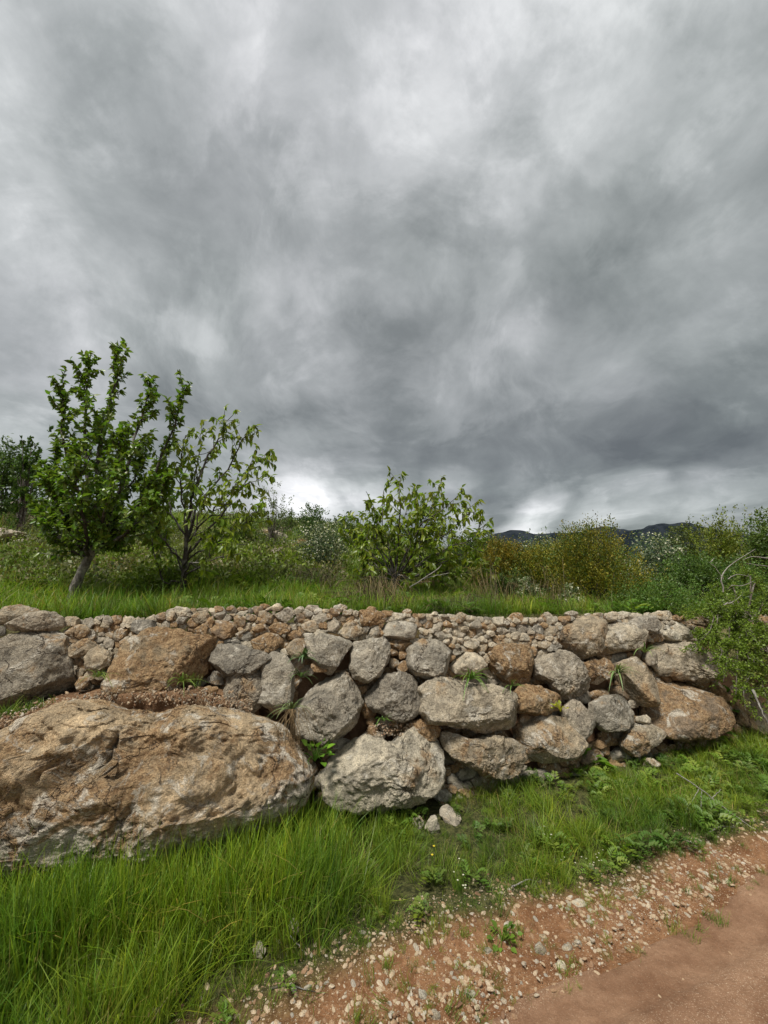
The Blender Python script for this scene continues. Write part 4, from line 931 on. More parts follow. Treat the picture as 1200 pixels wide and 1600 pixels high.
# ================================================================== trees
def tree(root, limbs, trunk_path, trunk_r, bark, leafmat, leafsize, twigs, leaves_per, twlen, tmpl, seed, nsep=300, upw=.5, droop=.5, spread=.6, leaf_from=.25, cluster=0.0, tintf=None):
    """trunk, one branch mesh per limb with its twigs, then leaves along the twigs"""
    rg = np.random.default_rng(seed); rw = np.array(root.location)
    P = curve_pts(trunk_path, 16); T = np.linspace(0, 1, 16)
    rad = np.interp(T, np.linspace(0, 1, len(trunk_r)), trunk_r) * (1 + .08 * np.sin(T * 23)); V, Fc = tube(P, rad, 14)
    V = V + (fbm(V * 14, seed, 4) * .22 * np.repeat(rad, 14))[:, None] * (V - np.repeat(P, 14, 0)) / np.repeat(rad, 14)[:, None]
    link('trunk', mk_mesh('trunk', V - rw, Fc, [bark]), root, rw)
    LP, LD = [], []
    for lb in limbs:
        pts, r0, tw, tl = lb['pts'], lb['r'], lb.get('tw', twigs), lb.get('tl', twlen)
        C = curve_pts(pts, 14); C[1:-1] += rg.normal(0, .012, (12, 3)); A = Acc(); rr = np.linspace(r0, .004, 14); rr = rr * .8; V, Fc = tube(C, rr, 7); A.add(V, Fc)
        bk = M_BARKD
        ls = leaf_from
        for j in range(tw):
            f = ls + (1 - ls) * (j + rg.random()) / tw; i0 = min(int(f * 13), 12); q = C[i0] * (1 - (f * 13 - i0)) + C[i0 + 1] * (f * 13 - i0)
            ax = C[min(i0 + 1, 13)] - C[i0]; ax /= np.linalg.norm(ax); rnd = rg.normal(size=3); rnd -= ax * (rnd @ ax); rnd /= np.linalg.norm(rnd)
            d = ax * (.55 + .3 * rg.random()) + rnd * spread * rg.uniform(.5, 1.3) + np.array([0, 0, upw * .5]); d /= np.linalg.norm(d); L = tl * rg.uniform(.5, 1.2) * (1.05 - .45 * f)
            e = q + d * L; mpt = q + d * L * .5 + rg.normal(0, .05 * L, 3) + [0, 0, -.04 * L]; Tw = curve_pts([q, mpt, e], 7); V, Fc = tube(Tw, np.linspace(rr[i0] * .45 + .002, .0018, 7), 4); A.add(V, Fc)
            for k in range(leaves_per):
                g = (1 - (1 - k / leaves_per) ** (1 + cluster)) if cluster else (k + rg.random()) / leaves_per
                if cluster: g = 1 - (rg.random() ** (1 + cluster)) * .9
                g = .12 + .88 * g; i1 = min(int(g * 6), 5); lp_ = Tw[i1] + (Tw[i1 + 1] - Tw[i1]) * (g * 6 - i1)
                ld = d * .6 + rg.normal(0, .75, 3); ld[2] -= droop * rg.uniform(.3, 1.3); LP.append(lp_); LD.append(ld)
        for k in range(int(leaves_per * 1.4)):          # leaves on the limb's own tip
            g = rg.uniform(.7, 1); i1 = min(int(g * 13), 12); LP.append(C[i1] + (C[i1 + 1] - C[i1]) * (g * 13 - i1)); ld = rg.normal(0, .8, 3) + (C[-1] - C[-2]) * 4; ld[2] -= droop * .6; LD.append(ld)
        me = A.mesh('branch', [bk]); Vv = np.empty(len(me.vertices) * 3); me.vertices.foreach_get('co', Vv); me.vertices.foreach_set('co', (Vv.reshape(-1, 3) - rw).ravel()); me.update()
        link('branch', me, root, rw)
    LP, LD = np.array(LP), np.array(LD); n_ = len(LP); sz = leafsize * rg.uniform(.55, 1.2, n_); rots = oriented(LD, rg.normal(0, .9, n_))
    j = rg.uniform(.62, 1.4, (n_, 1)); tint = j * np.stack([rg.uniform(.85, 1.3, n_), np.ones(n_), rg.uniform(.6, 1.3, n_)], 1)
    # the leaves nearest the road are separate parts, the rest one mass
    order = np.argsort(np.linalg.norm(LP - np.array([0, 0, EYE]), axis=1) + rg.normal(0, .25, n_)); first, rest = order[:nsep], order[nsep:]
    protos = []
    for q in range(6):
        tq = (.7 + .12 * q) * np.array([1 + .06 * (q % 3), 1, .8 + .1 * (q % 2)]); protos.append(leaves_into(tmpl, np.zeros((1, 3)), np.eye(3)[None], np.ones(1), tq[None], 'leaf', [leafmat]))
    for k in first:
        m = Matrix.Identity(4)
        for a_ in range(3):
            for b_ in range(3): m[a_][b_] = rots[k][a_][b_] * sz[k]
            m[a_][3] = LP[k][a_]
        link('leaf', protos[k % 6], root, mat=m)
    o = link('foliage', leaves_into(tmpl, LP[rest] - rw, rots[rest], sz[rest], tint[rest], 'foliage', [leafmat]), root, rw); o['kind'] = 'stuff'
    return n_

def L(Y0, pts, r, **k):      # limb from photo pixels with distances
    return dict(pts=[at(u, v, Y0 + dy) for (u, v, dy) in pts], r=r, **k)
# tree 1: dense pear-like tree with upright shoots
b1 = groundhit(111, 948); Y1 = b1[1]
t1 = empty('fruit_tree', b1, 'tall dense dark green leafy tree with upright shoots and leaning pale trunk behind the wall', 'tree')
fk = (146, 862, 0)
limbs = [L(Y1, [fk, (150, 780, .05), (160, 690, .05), (178, 600, .0), (184, 540, .0)], .036),
         L(Y1, [fk, (138, 780, -.1), (134, 680, -.1), (136, 610, -.05), (138, 562, 0)], .030),
         L(Y1, [fk, (120, 790, .1), (104, 700, .15), (100, 640, .1), (98, 604, .1)], .026),
         L(Y1, [fk, (172, 800, -.1), (200, 720, -.15), (222, 650, -.1), (236, 598, -.1)], .032),
         L(Y1, [fk, (190, 820, .05), (236, 750, .1), (270, 670, .1), (291, 606, .1)], .030),
         L(Y1, [fk, (180, 810, .25), (210, 740, .35), (225, 690, .4)], .022),
         L(Y1, [(140, 875, 0), (112, 830, -.1), (86, 780, -.2), (68, 745, -.2)], .022),
         L(Y1, [(142, 870, 0), (120, 820, .2), (86, 760, .3), (84, 700, .3)], .022),
         L(Y1, [(150, 860, 0), (200, 830, -.25), (240, 790, -.35), (262, 750, -.35)], .022),
         L(Y1, [(140, 872, 0), (130, 810, -.35), (120, 750, -.45), (122, 690, -.4)], .022),
         L(Y1, [(146, 862, 0), (165, 800, -.35), (180, 740, -.45), (190, 680, -.4)], .022),
         L(Y1, [(146, 862, 0), (155, 790, .4), (160, 710, .5), (155, 650, .45)], .022),
         L(Y1, [(150, 862, 0), (185, 845, .1), (225, 800, .2), (250, 730, .25)], .02),
         L(Y1, [(140, 875, 0), (104, 850, .0), (80, 815, .0), (60, 795, .05)], .016)]
n1_ = tree(t1, limbs, [at(108, 952, Y1), at(115, 926, Y1), at(124, 900, Y1), at(136, 876, Y1), at(150, 854, Y1)], [.050, .040, .038, .034, .030], M_BARK, M_LEAF1, .064, 30, 22, .29, leaf_template(), 101, upw=.55, droop=.55, spread=.62, leaf_from=.06)
# tree 2: sparse cherry with drooping leaves in clusters
b2 = groundhit(286, 938); Y2 = b2[1] + .1; b2 = np.array([at(286, 938, Y2)[0], Y2, tz(at(286, 938, Y2)[0], Y2)])
t2 = empty('cherry_tree', b2, 'slender sparse cherry tree with black stem and hanging leaf clusters, right of the dense tree', 'tree')
f2 = (290, 850, 0)
limbs = [L(Y2, [f2, (296, 800, 0), (320, 720, 0), (345, 680, 0), (358, 655, 0)], .022),
         L(Y2, [f2, (310, 790, .1), (350, 740, .1), (378, 690, .1), (386, 676, .1)], .018),
         L(Y2, [(288, 870, 0), (330, 820, .1), (372, 760, .15), (400, 720, .2), (416, 715, .2)], .017),
         L(Y2, [f2, (285, 790, -.1), (282, 730, -.1), (290, 680, -.1)], .017),
         L(Y2, [f2, (268, 800, .1), (255, 750, .1), (262, 700, .1)], .016),
         L(Y2, [(286, 880, 0), (262, 850, -.1), (235, 810, -.15), (225, 780, -.1)], .014, tw=16),
         L(Y2, [(286, 905, 0), (255, 905, -.1), (240, 860, -.2), (236, 830, -.2)], .015, tw=9),
         L(Y2, [(286, 900, 0), (320, 880, -.1), (350, 840, -.15), (395, 800, -.1)], .015, tw=14),
         L(Y2, [(288, 915, 0), (310, 905, .1), (325, 860, .2), (345, 800, .25)], .013, tw=12),
         L(Y2, [(286, 890, 0), (300, 850, -.3), (310, 800, -.35), (325, 770, -.3)], .014, tw=12)]
limbs += [L(Y2, [f2, (300, 790, .2), (305, 730, .25), (318, 668, .2)], .015), L(Y2, [f2, (330, 800, -.15), (362, 770, -.2), (408, 745, -.2)], .014), L(Y2, [(288, 880, 0), (340, 850, .2), (380, 820, .25), (412, 790, .25)], .014),
          L(Y2, [(288, 900, 0), (270, 860, .2), (250, 830, .3), (262, 780, .3)], .012, tw=16), L(Y2, [(286, 905, 0), (300, 880, -.25), (350, 870, -.3), (370, 850, -.3)], .012, tw=14)]
n2_ = tree(t2, limbs, [at(284, 945, Y2), at(287, 905, Y2), at(289, 875, Y2), at(291, 848, Y2)], [.032, .028, .025, .020], M_BARKD, M_LEAF2, .078, 18, 8, .27, leaf_template(.2, .5, .33), 202, upw=.5, droop=1.5, spread=.75, leaf_from=.28, cluster=1.5)
# tree 3: low bushy cherry
b3x = at(618, 905, 5.4); b3 = np.array([b3x[0], 5.4, tz(b3x[0], 5.4)]); Y3 = 5.4
t3 = empty('cherry_tree', b3, 'low spreading bushy cherry tree with bright green drooping leaves at the middle behind the wall', 'tree')
lim3 = []
for k, (u, v) in enumerate([(627, 748), (600, 765), (572, 768), (560, 810), (648, 775), (690, 752), (722, 770), (735, 790), (752, 815), (760, 850), (770, 890), (700, 900), (640, 900), (575, 880), (550, 850), (610, 840), (670, 830), (700, 800), (660, 800), (590, 810), (720, 850), (680, 870), (600, 870), (650, 760), (740, 870), (560, 900), (545, 830)]):
    m1 = (618 + (u - 618) * .35 + rng.normal(0, 6), 905 + (v - 905) * .35 - 4, rng.normal(0, .15)); m2 = (618 + (u - 618) * .75 + rng.normal(0, 8), 905 + (v - 905) * .68, rng.normal(0, .35))
    lim3.append(L(Y3, [(618, 908, 0), m1, m2, (u, v, rng.normal(0, .4))], .016 if k < 10 else .012, tw=13 if k > 3 else 8))
n3_ = tree(t3, lim3, [b3 - [0, 0, .05], b3 + [0, 0, .08], b3 + [.02, 0, .16]], [.06, .05, .045], M_BARKD, M_LEAF2, .084, 9, 13, .36, leaf_template(.2, .5, .33), 303, upw=.35, droop=1.4, spread=.8, leaf_from=.35, cluster=1.2)
print('leaves', n1_, n2_, n3_)

# ================================================================== shrubs
def shrub(name, label, cat, u, vtop, wpx, Yd, leafmat, seed, n_leaf=5000, ls=.028, lumps=9, tint=(1, 1, 1), tvar=.35, flower=None, nflow=0, fs=.02, upright=0.0, group=None, twigmat=None, stems=26, hollow=.5, mixg=0.0, srad=1.0, depth=.8, jag=.12):
    rg = np.random.default_rng(seed); p = at(u, vtop, Yd); zb = tz(p[0], Yd); base = np.array([p[0], Yd, zb]); H = max(p[2] - zb, .12); W = wpx * (Yd / ray(u, vtop)[1]) / F
    root = empty(name, base, label, cat, group); rw = base
    # crown as overlapping lumps
    cs = []
    for k in range(lumps):
        a_ = rg.uniform(0, 6.283); r_ = math.sqrt(rg.random()) * .62; hz = rg.uniform(.30, .82) * (1 - .45 * r_ ** 2)
        cs.append((math.cos(a_) * r_ * W * .5, math.sin(a_) * r_ * W * .5 * depth, hz * H, rg.uniform(.22, .40) * W * .8, rg.uniform(.16, .26) * H * 1.25))
    cs[0] = (0, 0, H * .78, W * .22, H * .24)
    cs = np.array(cs); A = Acc()
    for k in range(stems):
        c = cs[k % lumps]; e = c[:3] + rg.normal(0, .4, 3) * [c[3], c[3], c[4]]; e[2] = max(e[2], .1 * H)
        V, Fc = tube(curve_pts([np.array([rg.normal(0, .05 * W), rg.normal(0, .05 * W), -.03]), e * [.4, .4, .55] + rg.normal(0, .03 * W, 3), e], 7), np.linspace(.012 * H + .003, .0018, 7) * srad, 4); A.add(V, Fc)
    me = A.mesh('stems', [twigmat or M_TWIG]); link('stems', me, root, rw)
    ncl = max(40, n_leaf // 22); ci = rg.integers(0, lumps, ncl); dd = rg.normal(size=(ncl, 3)); dd /= np.linalg.norm(dd, axis=1)[:, None]; rr = rg.uniform(hollow, 1.0, ncl) ** .6 * (1 + jag * 2 * np.clip(rg.normal(0, 1, ncl), -.5, 2.2))
    C = cs[ci, :3] + dd * rr[:, None] * cs[ci][:, [3, 3, 4]]; C[:, 2] = np.clip(C[:, 2], .02 * H, H * 1.04)
    k = rg.integers(0, ncl, n_leaf); sp = dd[k] * .6 + [0, 0, .35 + upright]; sp /= np.linalg.norm(sp, axis=1)[:, None]
    al = rg.uniform(-1, 1, n_leaf)[:, None]; sprl = .075 * W * (1 + upright); P = C[k] + sp * al * sprl + rg.normal(0, .022 * W, (n_leaf, 3)) * (1 - .4 * upright)
    P[:, 2] = np.clip(P[:, 2], .01, None)
    dirs = sp * (.6 + upright * 2) + rg.normal(0, .6, (n_leaf, 3)); rots = oriented(dirs, rg.normal(0, 1.2, n_leaf))
    cl = rg.uniform(1 - tvar, 1 + tvar, ncl)[k][:, None] * np.where((rg.random(ncl) < mixg)[k][:, None], np.array([[.45, .72, 1.2]]), 1.0); tn = cl * rg.uniform(.75, 1.3, (n_leaf, 1)) * np.array(tint) * np.stack([rg.uniform(.85, 1.2, n_leaf), np.ones(n_leaf), np.ones(n_leaf)], 1)
    o = link('foliage', leaves_into(QUAD, P, rots, ls * rg.uniform(.6, 1.4, n_leaf), tn, 'foliage', [leafmat]), root, rw); o['kind'] = 'stuff'
    if nflow:
        k2 = rg.integers(0, n_leaf, nflow); Pf = P[k2] + dd[k[k2]] * .015; keepf = (dd[k[k2]][:, 2] > -.35); Pf = Pf[keepf]; nf_ = len(Pf)
        o = link('blossom', leaves_into((np.array([[-.5, -.5, 0], [.5, -.5, .1], [.5, .5, 0], [-.5, .5, .1]], float), [np.array([[0, 1, 2, 3]])]), Pf, oriented(rg.normal(size=(nf_, 3)), rg.uniform(0, 6, nf_)), fs * rg.uniform(.5, 1.3, nf_), rg.uniform(.75, 1.1, (nf_, 1)) * np.ones((1, 3)), 'blossom', [flower]), root, rw); o['kind'] = 'stuff'
    return root
GS = 'shrubs growing on the slope'
YB = (1.15, .98, .9); GR = (.55, .85, 1.3)
S_ = [
 ('tree', 'dark leafy tree crown showing beyond the slope at the left edge', 'tree', 20, 696, 130, 8.5, M_SHR, 1, dict(n_leaf=9000, ls=.06, tint=(.85, .95, .8), lumps=14, jag=.2)),
 ('tree', 'thin dark treetop poking up left of the dense fruit tree', 'tree', 55, 672, 46, 7.2, M_SHR, 2, dict(n_leaf=1700, ls=.06, tint=(.8, .95, .8), lumps=7, jag=.3, upright=.5)),
 ('shrub', 'wispy half-bare shrub on the skyline right of the sparse cherry tree', 'shrub', 428, 748, 70, 7.6, M_SILV, 3, dict(n_leaf=1500, ls=.035, tint=(.75, .85, .5), lumps=12, jag=.35, stems=60, hollow=.1, srad=.35)),
 ('shrub', 'round dark green shrub on the skyline left of the middle cherry', 'shrub', 492, 793, 62, 10.5, M_SHR, 4, dict(n_leaf=4200, ls=.045, tint=(.8, .95, .8), jag=.2)),
 ('shrub', 'low ragged scrub on the skyline below the wispy shrub', 'shrub', 447, 798, 60, 11.5, M_SHR, 5, dict(n_leaf=2400, ls=.045, tint=(1, 1, .8), jag=.3)),
 ('shrub', 'small scrub on the skyline touching the middle cherry', 'shrub', 540, 806, 56, 10.5, M_SHR, 6, dict(n_leaf=2400, ls=.045, tint=(.9, .95, .8), jag=.3)),
 ('flowering_shrub', 'grey-green shrub flecked with white blossom left of the middle cherry', 'flowering shrub', 515, 812, 112, 6.3, M_SILV, 7, dict(n_leaf=8000, ls=.026, tint=(.48, .62, .5), flower=M_BLOS, nflow=1500, fs=.021, lumps=14, jag=.25)),
 ('shrub', 'yellow-green broom shrub just right of the middle cherry', 'shrub', 778, 842, 84, 6.6, M_JUN, 8, dict(n_leaf=15000, ls=.026, mixg=.35, tint=YB, upright=.5, jag=.09)),
 ('shrub', 'mustard coloured broom shrub between the middle cherry and the tallest broom', 'shrub', 850, 852, 116, 6.4, M_JUN, 9, dict(n_leaf=19000, ls=.026, mixg=.42, tint=(1.02, 1.02, .8), upright=.5, jag=.09, lumps=16)),
 ('flowering_shrub', 'pale blossoming shrub behind the mustard coloured broom', 'flowering shrub', 845, 838, 110, 9.0, M_SILV, 10, dict(n_leaf=8000, ls=.04, tint=(.75, .9, .75), flower=M_BLOS, nflow=1100, fs=.03, lumps=14, jag=.25)),
 ('shrub', 'tallest golden-brown broom shrub, right of centre behind the wall', 'shrub', 928, 824, 142, 5.6, M_JUN, 11, dict(n_leaf=34000, ls=.024, mixg=.42, tint=(1.02, 1.02, .8), upright=.5, jag=.08, lumps=18)),
 ('flowering_shrub', 'low white-flowered bush at the foot of the mustard broom', 'flowering shrub', 828, 905, 46, 5.3, M_SILV, 12, dict(n_leaf=2200, ls=.02, tint=(.7, .85, .6), flower=M_BLOS, nflow=420, fs=.018)),
 ('flowering_shrub', 'low white-flowered bush at the foot of the tallest broom', 'flowering shrub', 888, 914, 44, 5.0, M_SILV, 13, dict(n_leaf=2200, ls=.02, tint=(.7, .85, .6), flower=M_BLOS, nflow=480, fs=.018)),
 ('flowering_shrub', 'silvery blossoming shrub right of the tallest broom', 'flowering shrub', 1018, 838, 110, 8.0, M_SILV, 14, dict(n_leaf=9000, ls=.035, tint=(.55, .70, .6), flower=M_BLOS, nflow=1500, fs=.028, lumps=14, jag=.22)),
 ('shrub', 'dark olive green shrub under the mountain ridge', 'shrub', 1066, 815, 80, 11.0, M_SHR, 15, dict(n_leaf=5200, ls=.05, tint=(1.0, .85, .7))),
 ('shrub', 'yellow-green juniper on the skyline at the right', 'shrub', 1128, 808, 110, 8.6, M_JUN, 16, dict(n_leaf=10000, ls=.045, tint=(.8, 1.05, 1.2), upright=.6, lumps=14, jag=.22)),
 ('shrub', 'bright green bush at the right edge of the skyline', 'shrub', 1196, 806, 90, 7.4, M_SHR, 17, dict(n_leaf=8000, ls=.042, tint=(1.1, 1.15, .9), lumps=12)),
 ('shrub', 'mid green bush below the silvery blossoming shrub', 'shrub', 1085, 862, 130, 6.6, M_SHR, 18, dict(n_leaf=9000, ls=.036, tint=(1.0, 1.15, .9), lumps=14)),
 ('shrub', 'low bright green bush on the terrace behind the right part of the wall', 'shrub', 1030, 906, 130, 4.9, M_SHR, 19, dict(n_leaf=8000, ls=.022, tint=(1.15, 1.35, 1.0), lumps=14, jag=.2)),
 ('shrub', 'green bush behind the thorny bush at the right edge', 'shrub', 1180, 880, 150, 5.6, M_SHR, 20, dict(n_leaf=10000, ls=.03, tint=(1.0, 1.2, .9), lumps=14)),
 ('shrub', 'pale green thicket far right between broom and blossoming shrub', 'shrub', 980, 848, 60, 10, M_SHR, 21, dict(n_leaf=3000, ls=.045, tint=(1.2, 1.2, 1.3))),
 ('shrub', 'grey-brown heathy scrub on the slope left of the white-flecked shrub', 'shrub', 452, 868, 70, 7.0, M_SILV, 22, dict(n_leaf=4000, ls=.022, tint=(.75, .62, .5), jag=.2, tvar=.4)),
 ('shrub', 'green bush low on the slope at the left edge', 'shrub', 18, 806, 80, 8.0, M_SHR, 23, dict(n_leaf=4500, ls=.04, tint=(1.2, 1.25, .9))),
 ('shrub', 'dull green scrub on the slope between the two left trees', 'shrub', 245, 812, 90, 9.0, M_SHR, 24, dict(n_leaf=5000, ls=.04, tint=(1.0, 1.0, .9))),
 ('shrub', 'grassy green scrub on the slope behind the sparse cherry', 'shrub', 390, 812, 90, 8.6, M_SHR, 25, dict(n_leaf=5000, ls=.04, tint=(1.15, 1.1, .8), jag=.25)),
 ('shrub', 'brownish scrub at the foot of the white-flecked shrub', 'shrub', 470, 896, 60, 5.6, M_SILV, 26, dict(n_leaf=2600, ls=.02, tint=(.7, .6, .5), jag=.25)),
 ('shrub', 'dark shrub right behind the bushy cherry crown', 'shrub', 720, 835, 110, 8.0, M_SHR, 27, dict(n_leaf=6000, ls=.036, tint=(.9, .9, .8))),
 ('shrub', 'small dark scrub at the foot of the broom beside the cherry', 'shrub', 800, 888, 60, 5.9, M_SHR, 28, dict(n_leaf=3000, ls=.025, tint=(.9, .95, .8))),
]
for (nm, lb, ct, u, vt, wp, Yd, lm, sd_, kw) in S_: shrub(nm, lb, ct, u, vt, wp, Yd, lm, sd_ * 7 + 5, group=GS if nm != 'tree' else None, **kw)

# thorny bush spilling over the right end of the wall
def arching_bush(name, label, root_pt, tips, leafmat, seed, ls, per, tint, sep=0):
    rg = np.random.default_rng(seed); root = empty(name, root_pt, label, 'bush'); rw = np.array(root_pt); A = Acc(); LPs, LDs = [], []
    for e in tips:
        e = np.array(e) - rw; m1 = e * .4 + [0, 0, .18 + abs(e[2]) * .25]; C = curve_pts([rg.normal(0, .05, 3), m1 + rg.normal(0, .06, 3), e * .8 + [0, 0, .10], e], 12); V, Fc = tube(C, np.linspace(.011, .002, 12), 5); A.add(V, Fc)
        for j in range(16):
            f = .2 + .8 * rg.random(); i0 = min(int(f * 11), 10); q = C[i0]; d = rg.normal(0, 1, 3) + (C[i0 + 1] - C[i0]) * 6; d /= np.linalg.norm(d); ln = rg.uniform(.06, .2); T2 = np.array([q, q + d * ln * .5 + [0, 0, .01], q + d * ln]); V, Fc = tube(T2, [.003, .002, .001], 3); A.add(V, Fc)
            g = rg.random(per)[:, None]; LPs.append(q + d * ln * g + rg.normal(0, .012, (per, 3))); LDs.append(d + rg.normal(0, .8, (per, 3)))
    link('stems', A.mesh('stems', [M_TWIG]), root, rw); P = np.concatenate(LPs); Dd = np.concatenate(LDs); n_ = len(P)
    tn = rg.uniform(.55, 1.45, (n_, 1)) * np.array(tint)
    o = link('foliage', leaves_into(QUAD, P, oriented(Dd, rg.normal(0, 1.2, n_)), ls * rg.uniform(.6, 1.4, n_), tn, 'foliage', [leafmat]), root, rw); o['kind'] = 'stuff'; return root
def W3(u, v, off): return hit(u, v, off)
rp = W3(1165, 1010, -.05)
arching_bush('bush', 'bright green thorny bush hanging over the right end of the wall', rp,
   [W3(1075, 965, .10), W3(1095, 1000, .28), W3(1120, 1040, .35), W3(1110, 985, .2), W3(1150, 1085, .35), W3(1185, 1060, .35), W3(1200, 1100, .35), W3(1100, 935, .0), W3(1130, 920, .0), W3(1160, 900, -.1), W3(1190, 915, .1), W3(1150, 960, .3), W3(1190, 980, .35), W3(1215, 1020, .3), W3(1135, 1010, .3), W3(1170, 1030, .35), W3(1085, 1010, .2), W3(1205, 950, .2), W3(1165, 1110, .3), W3(1180, 1000, .4), W3(1130, 1065, .3), W3(1110, 955, .15), W3(1220, 1070, .3)], M_SHR, 900, .022, 60, (1.8, 1.75, .8))
rp = W3(1230, 1060, .1)
arching_bush('bush', 'darker brown-tipped bush at the right edge below the bright thorny bush', rp,
   [W3(1165, 1040, .25), W3(1190, 1075, .3), W3(1180, 1020, .2), W3(1215, 1100, .3), W3(1160, 1075, .3), W3(1200, 1040, .3), W3(1240, 1000, .2), W3(1170, 1100, .25)], M_JUN, 901, .022, 34, (.8, .95, 1.4))

# dead grey branches
def stick(name, label, paths, mat=M_DEAD, r=.008, cat='dead branch', group=None):
    A = Acc(); c0 = np.array(paths[0][0]); root = None
    for k, p in enumerate(paths):
        C = curve_pts([np.array(q) for q in p], 10); C[1:-1] += rng.normal(0, r * .35, (8, 3)); V, Fc = tube(C - c0, np.linspace(r if k == 0 else r * .6, r * .25, 10), 6); A.add(V, Fc)
    o = link(name, A.mesh(name, [mat]), None, c0); return tag(o, label, cat, group)
a4 = lambda u, v, Y_=4.3: at(u, v, Y_)
stick('dead_branch', 'bleached forked dead branch rising above the thorny bush', [[a4(1130, 925), a4(1128, 900), a4(1145, 880), a4(1180, 858)], [a4(1130, 905), a4(1122, 892), a4(1108, 878)], [a4(1138, 905), a4(1150, 898), a4(1172, 900)], [a4(1142, 915), a4(1160, 915), a4(1178, 908)], [a4(1110, 878), a4(1116, 872)]], r=.0075)
stick('dead_branch', 'thin grey dead twigs right of the bleached forked branch', [[a4(1200, 872), a4(1175, 870), a4(1160, 875)], [a4(1200, 885), a4(1165, 880)]], r=.006)
stick('dead_branch', 'curved grey dead twig low in the thorny bush', [[a4(1130, 945), a4(1145, 940), a4(1158, 930)]], r=.006)
stick('dead_branch', 'pale bare branch leaning out from the foot of the bushy cherry', [[at(640, 918, 5.0), at(660, 905, 4.9), at(685, 888, 4.9), at(690, 882, 4.9)], [at(660, 905, 4.9), at(680, 900, 4.9), at(702, 895, 4.9)]], r=.010)
gh = lambda u, v, h: groundhit(u, v) + np.array([0, 0, h])
stick('fallen_branch', 'long bleached forked twig lying across the grass above the verge', [[gh(1060, 1235, .12), gh(1095, 1262, .13), gh(1130, 1282, .09), gh(1175, 1301, .03)], [gh(1100, 1265, .12), gh(1098, 1285, .09)], [gh(1095, 1262, .12), gh(1070, 1290, .06)], [gh(1115, 1274, .1), gh(1130, 1262, .12)]], r=.0045, cat='twig')
stick('fallen_branch', 'short pale twig lying on the verge by the slab stone', [[gh(1110, 1306, .02), gh(1125, 1300, .03), gh(1150, 1298, .02)]], r=.004, cat='twig')
stick('fallen_branch', 'grey twig lying on gravel at the grass foot', [[gh(800, 1392, .02), gh(825, 1385, .03), gh(845, 1383, .015)]], r=.004, cat='twig')
stick('fallen_branch', 'dark twig lying on the gravel near the bottom', [[gh(420, 1552, .015), gh(455, 1550, .02), gh(495, 1556, .012)]], M_TWIG, r=.004, cat='twig')
stick('fallen_branch', 'dry straw stalk leaning out of the grass onto the gravel', [[gh(452, 1478, .04), gh(466, 1489, .03), gh(478, 1498, .015)]], r=.003, cat='twig')
stick('dead_branch', 'bleached stem hanging at the right edge below the bushes', [[hit(1176, 1078, .35), hit(1186, 1100, .36), hit(1200, 1130, .36)]], r=.012)

# dry bramble heap behind the wall
def bramble(name, label, u0, u1, vtop, Yd, n_, seed, mat=M_STRAW, hmax=.3, grp=None):
    rg = np.random.default_rng(seed); A = Acc(); c = at((u0 + u1) / 2, vtop, Yd); c[2] = tz(c[0], c[1])
    x0, x1 = at(u0, vtop, Yd)[0], at(u1, vtop, Yd)[0]
    for _ in range(n_):
        x_ = rg.uniform(x0, x1); y_ = Yd + rg.normal(0, .22); z_ = tz(x_, y_) if _ % 6 == 0 else c[2] + 0.0; h = hmax * rg.uniform(.3, 1) * (1 - .6 * abs((x_ - (x0 + x1) / 2) / ((x1 - x0) / 2)) ** 2) * (.55 + .9 * float(sstep(vnoise(np.array([[x_ * 4.2, seed, 0]]), 3)[0], -.5, .6)))
        d = rg.normal(0, 1, 2); d = d / np.linalg.norm(d) * rg.uniform(.08, .35)
        p0 = np.array([x_, y_, z_ - .02]); p1 = p0 + [d[0] * .4, d[1] * .4, h]; p2 = p0 + [d[0], d[1], h * rg.uniform(.2, 1.1)]
        V, Fc = tube(curve_pts([p0, p1, p2], 5) - c, np.linspace(.0035, .0012, 5), 3); A.add(V, Fc, np.array([.9, .88, 1.0]) * rg.uniform(.18, .75))
    o = link(name, A.mesh(name, [mat]), None, c); return tag(o, label, None, None, 'stuff')
GB = 'dry brush behind the wall'
bramble('dry_brush', 'tangled grey-brown dry brush in front of the bushy cherry', 530, 730, 905, 4.3, 900, 1, hmax=.30, grp=GB)
bramble('dry_brush', 'tall dry stalks at the foot of the yellow-green broom', 740, 800, 900, 4.6, 90, 2, hmax=.42, grp=GB)
bramble('dry_brush', 'dry stalks between the mustard broom and the tallest broom', 835, 880, 900, 4.8, 90, 3, hmax=.42, grp=GB)
bramble('dry_brush', 'dry brush right of the sparse cherry foot', 335, 410, 900, 5.6, 220, 4, hmax=.22, grp=GB)
bramble('dry_brush', 'brown dry brush below the white-flecked shrub', 440, 530, 900, 5.2, 260, 5, hmax=.22, grp=GB)
bramble('dry_brush', 'dry brush left of the dense fruit tree on the slope', 0, 90, 830, 8.0, 300, 6, hmax=.35, grp=GB)

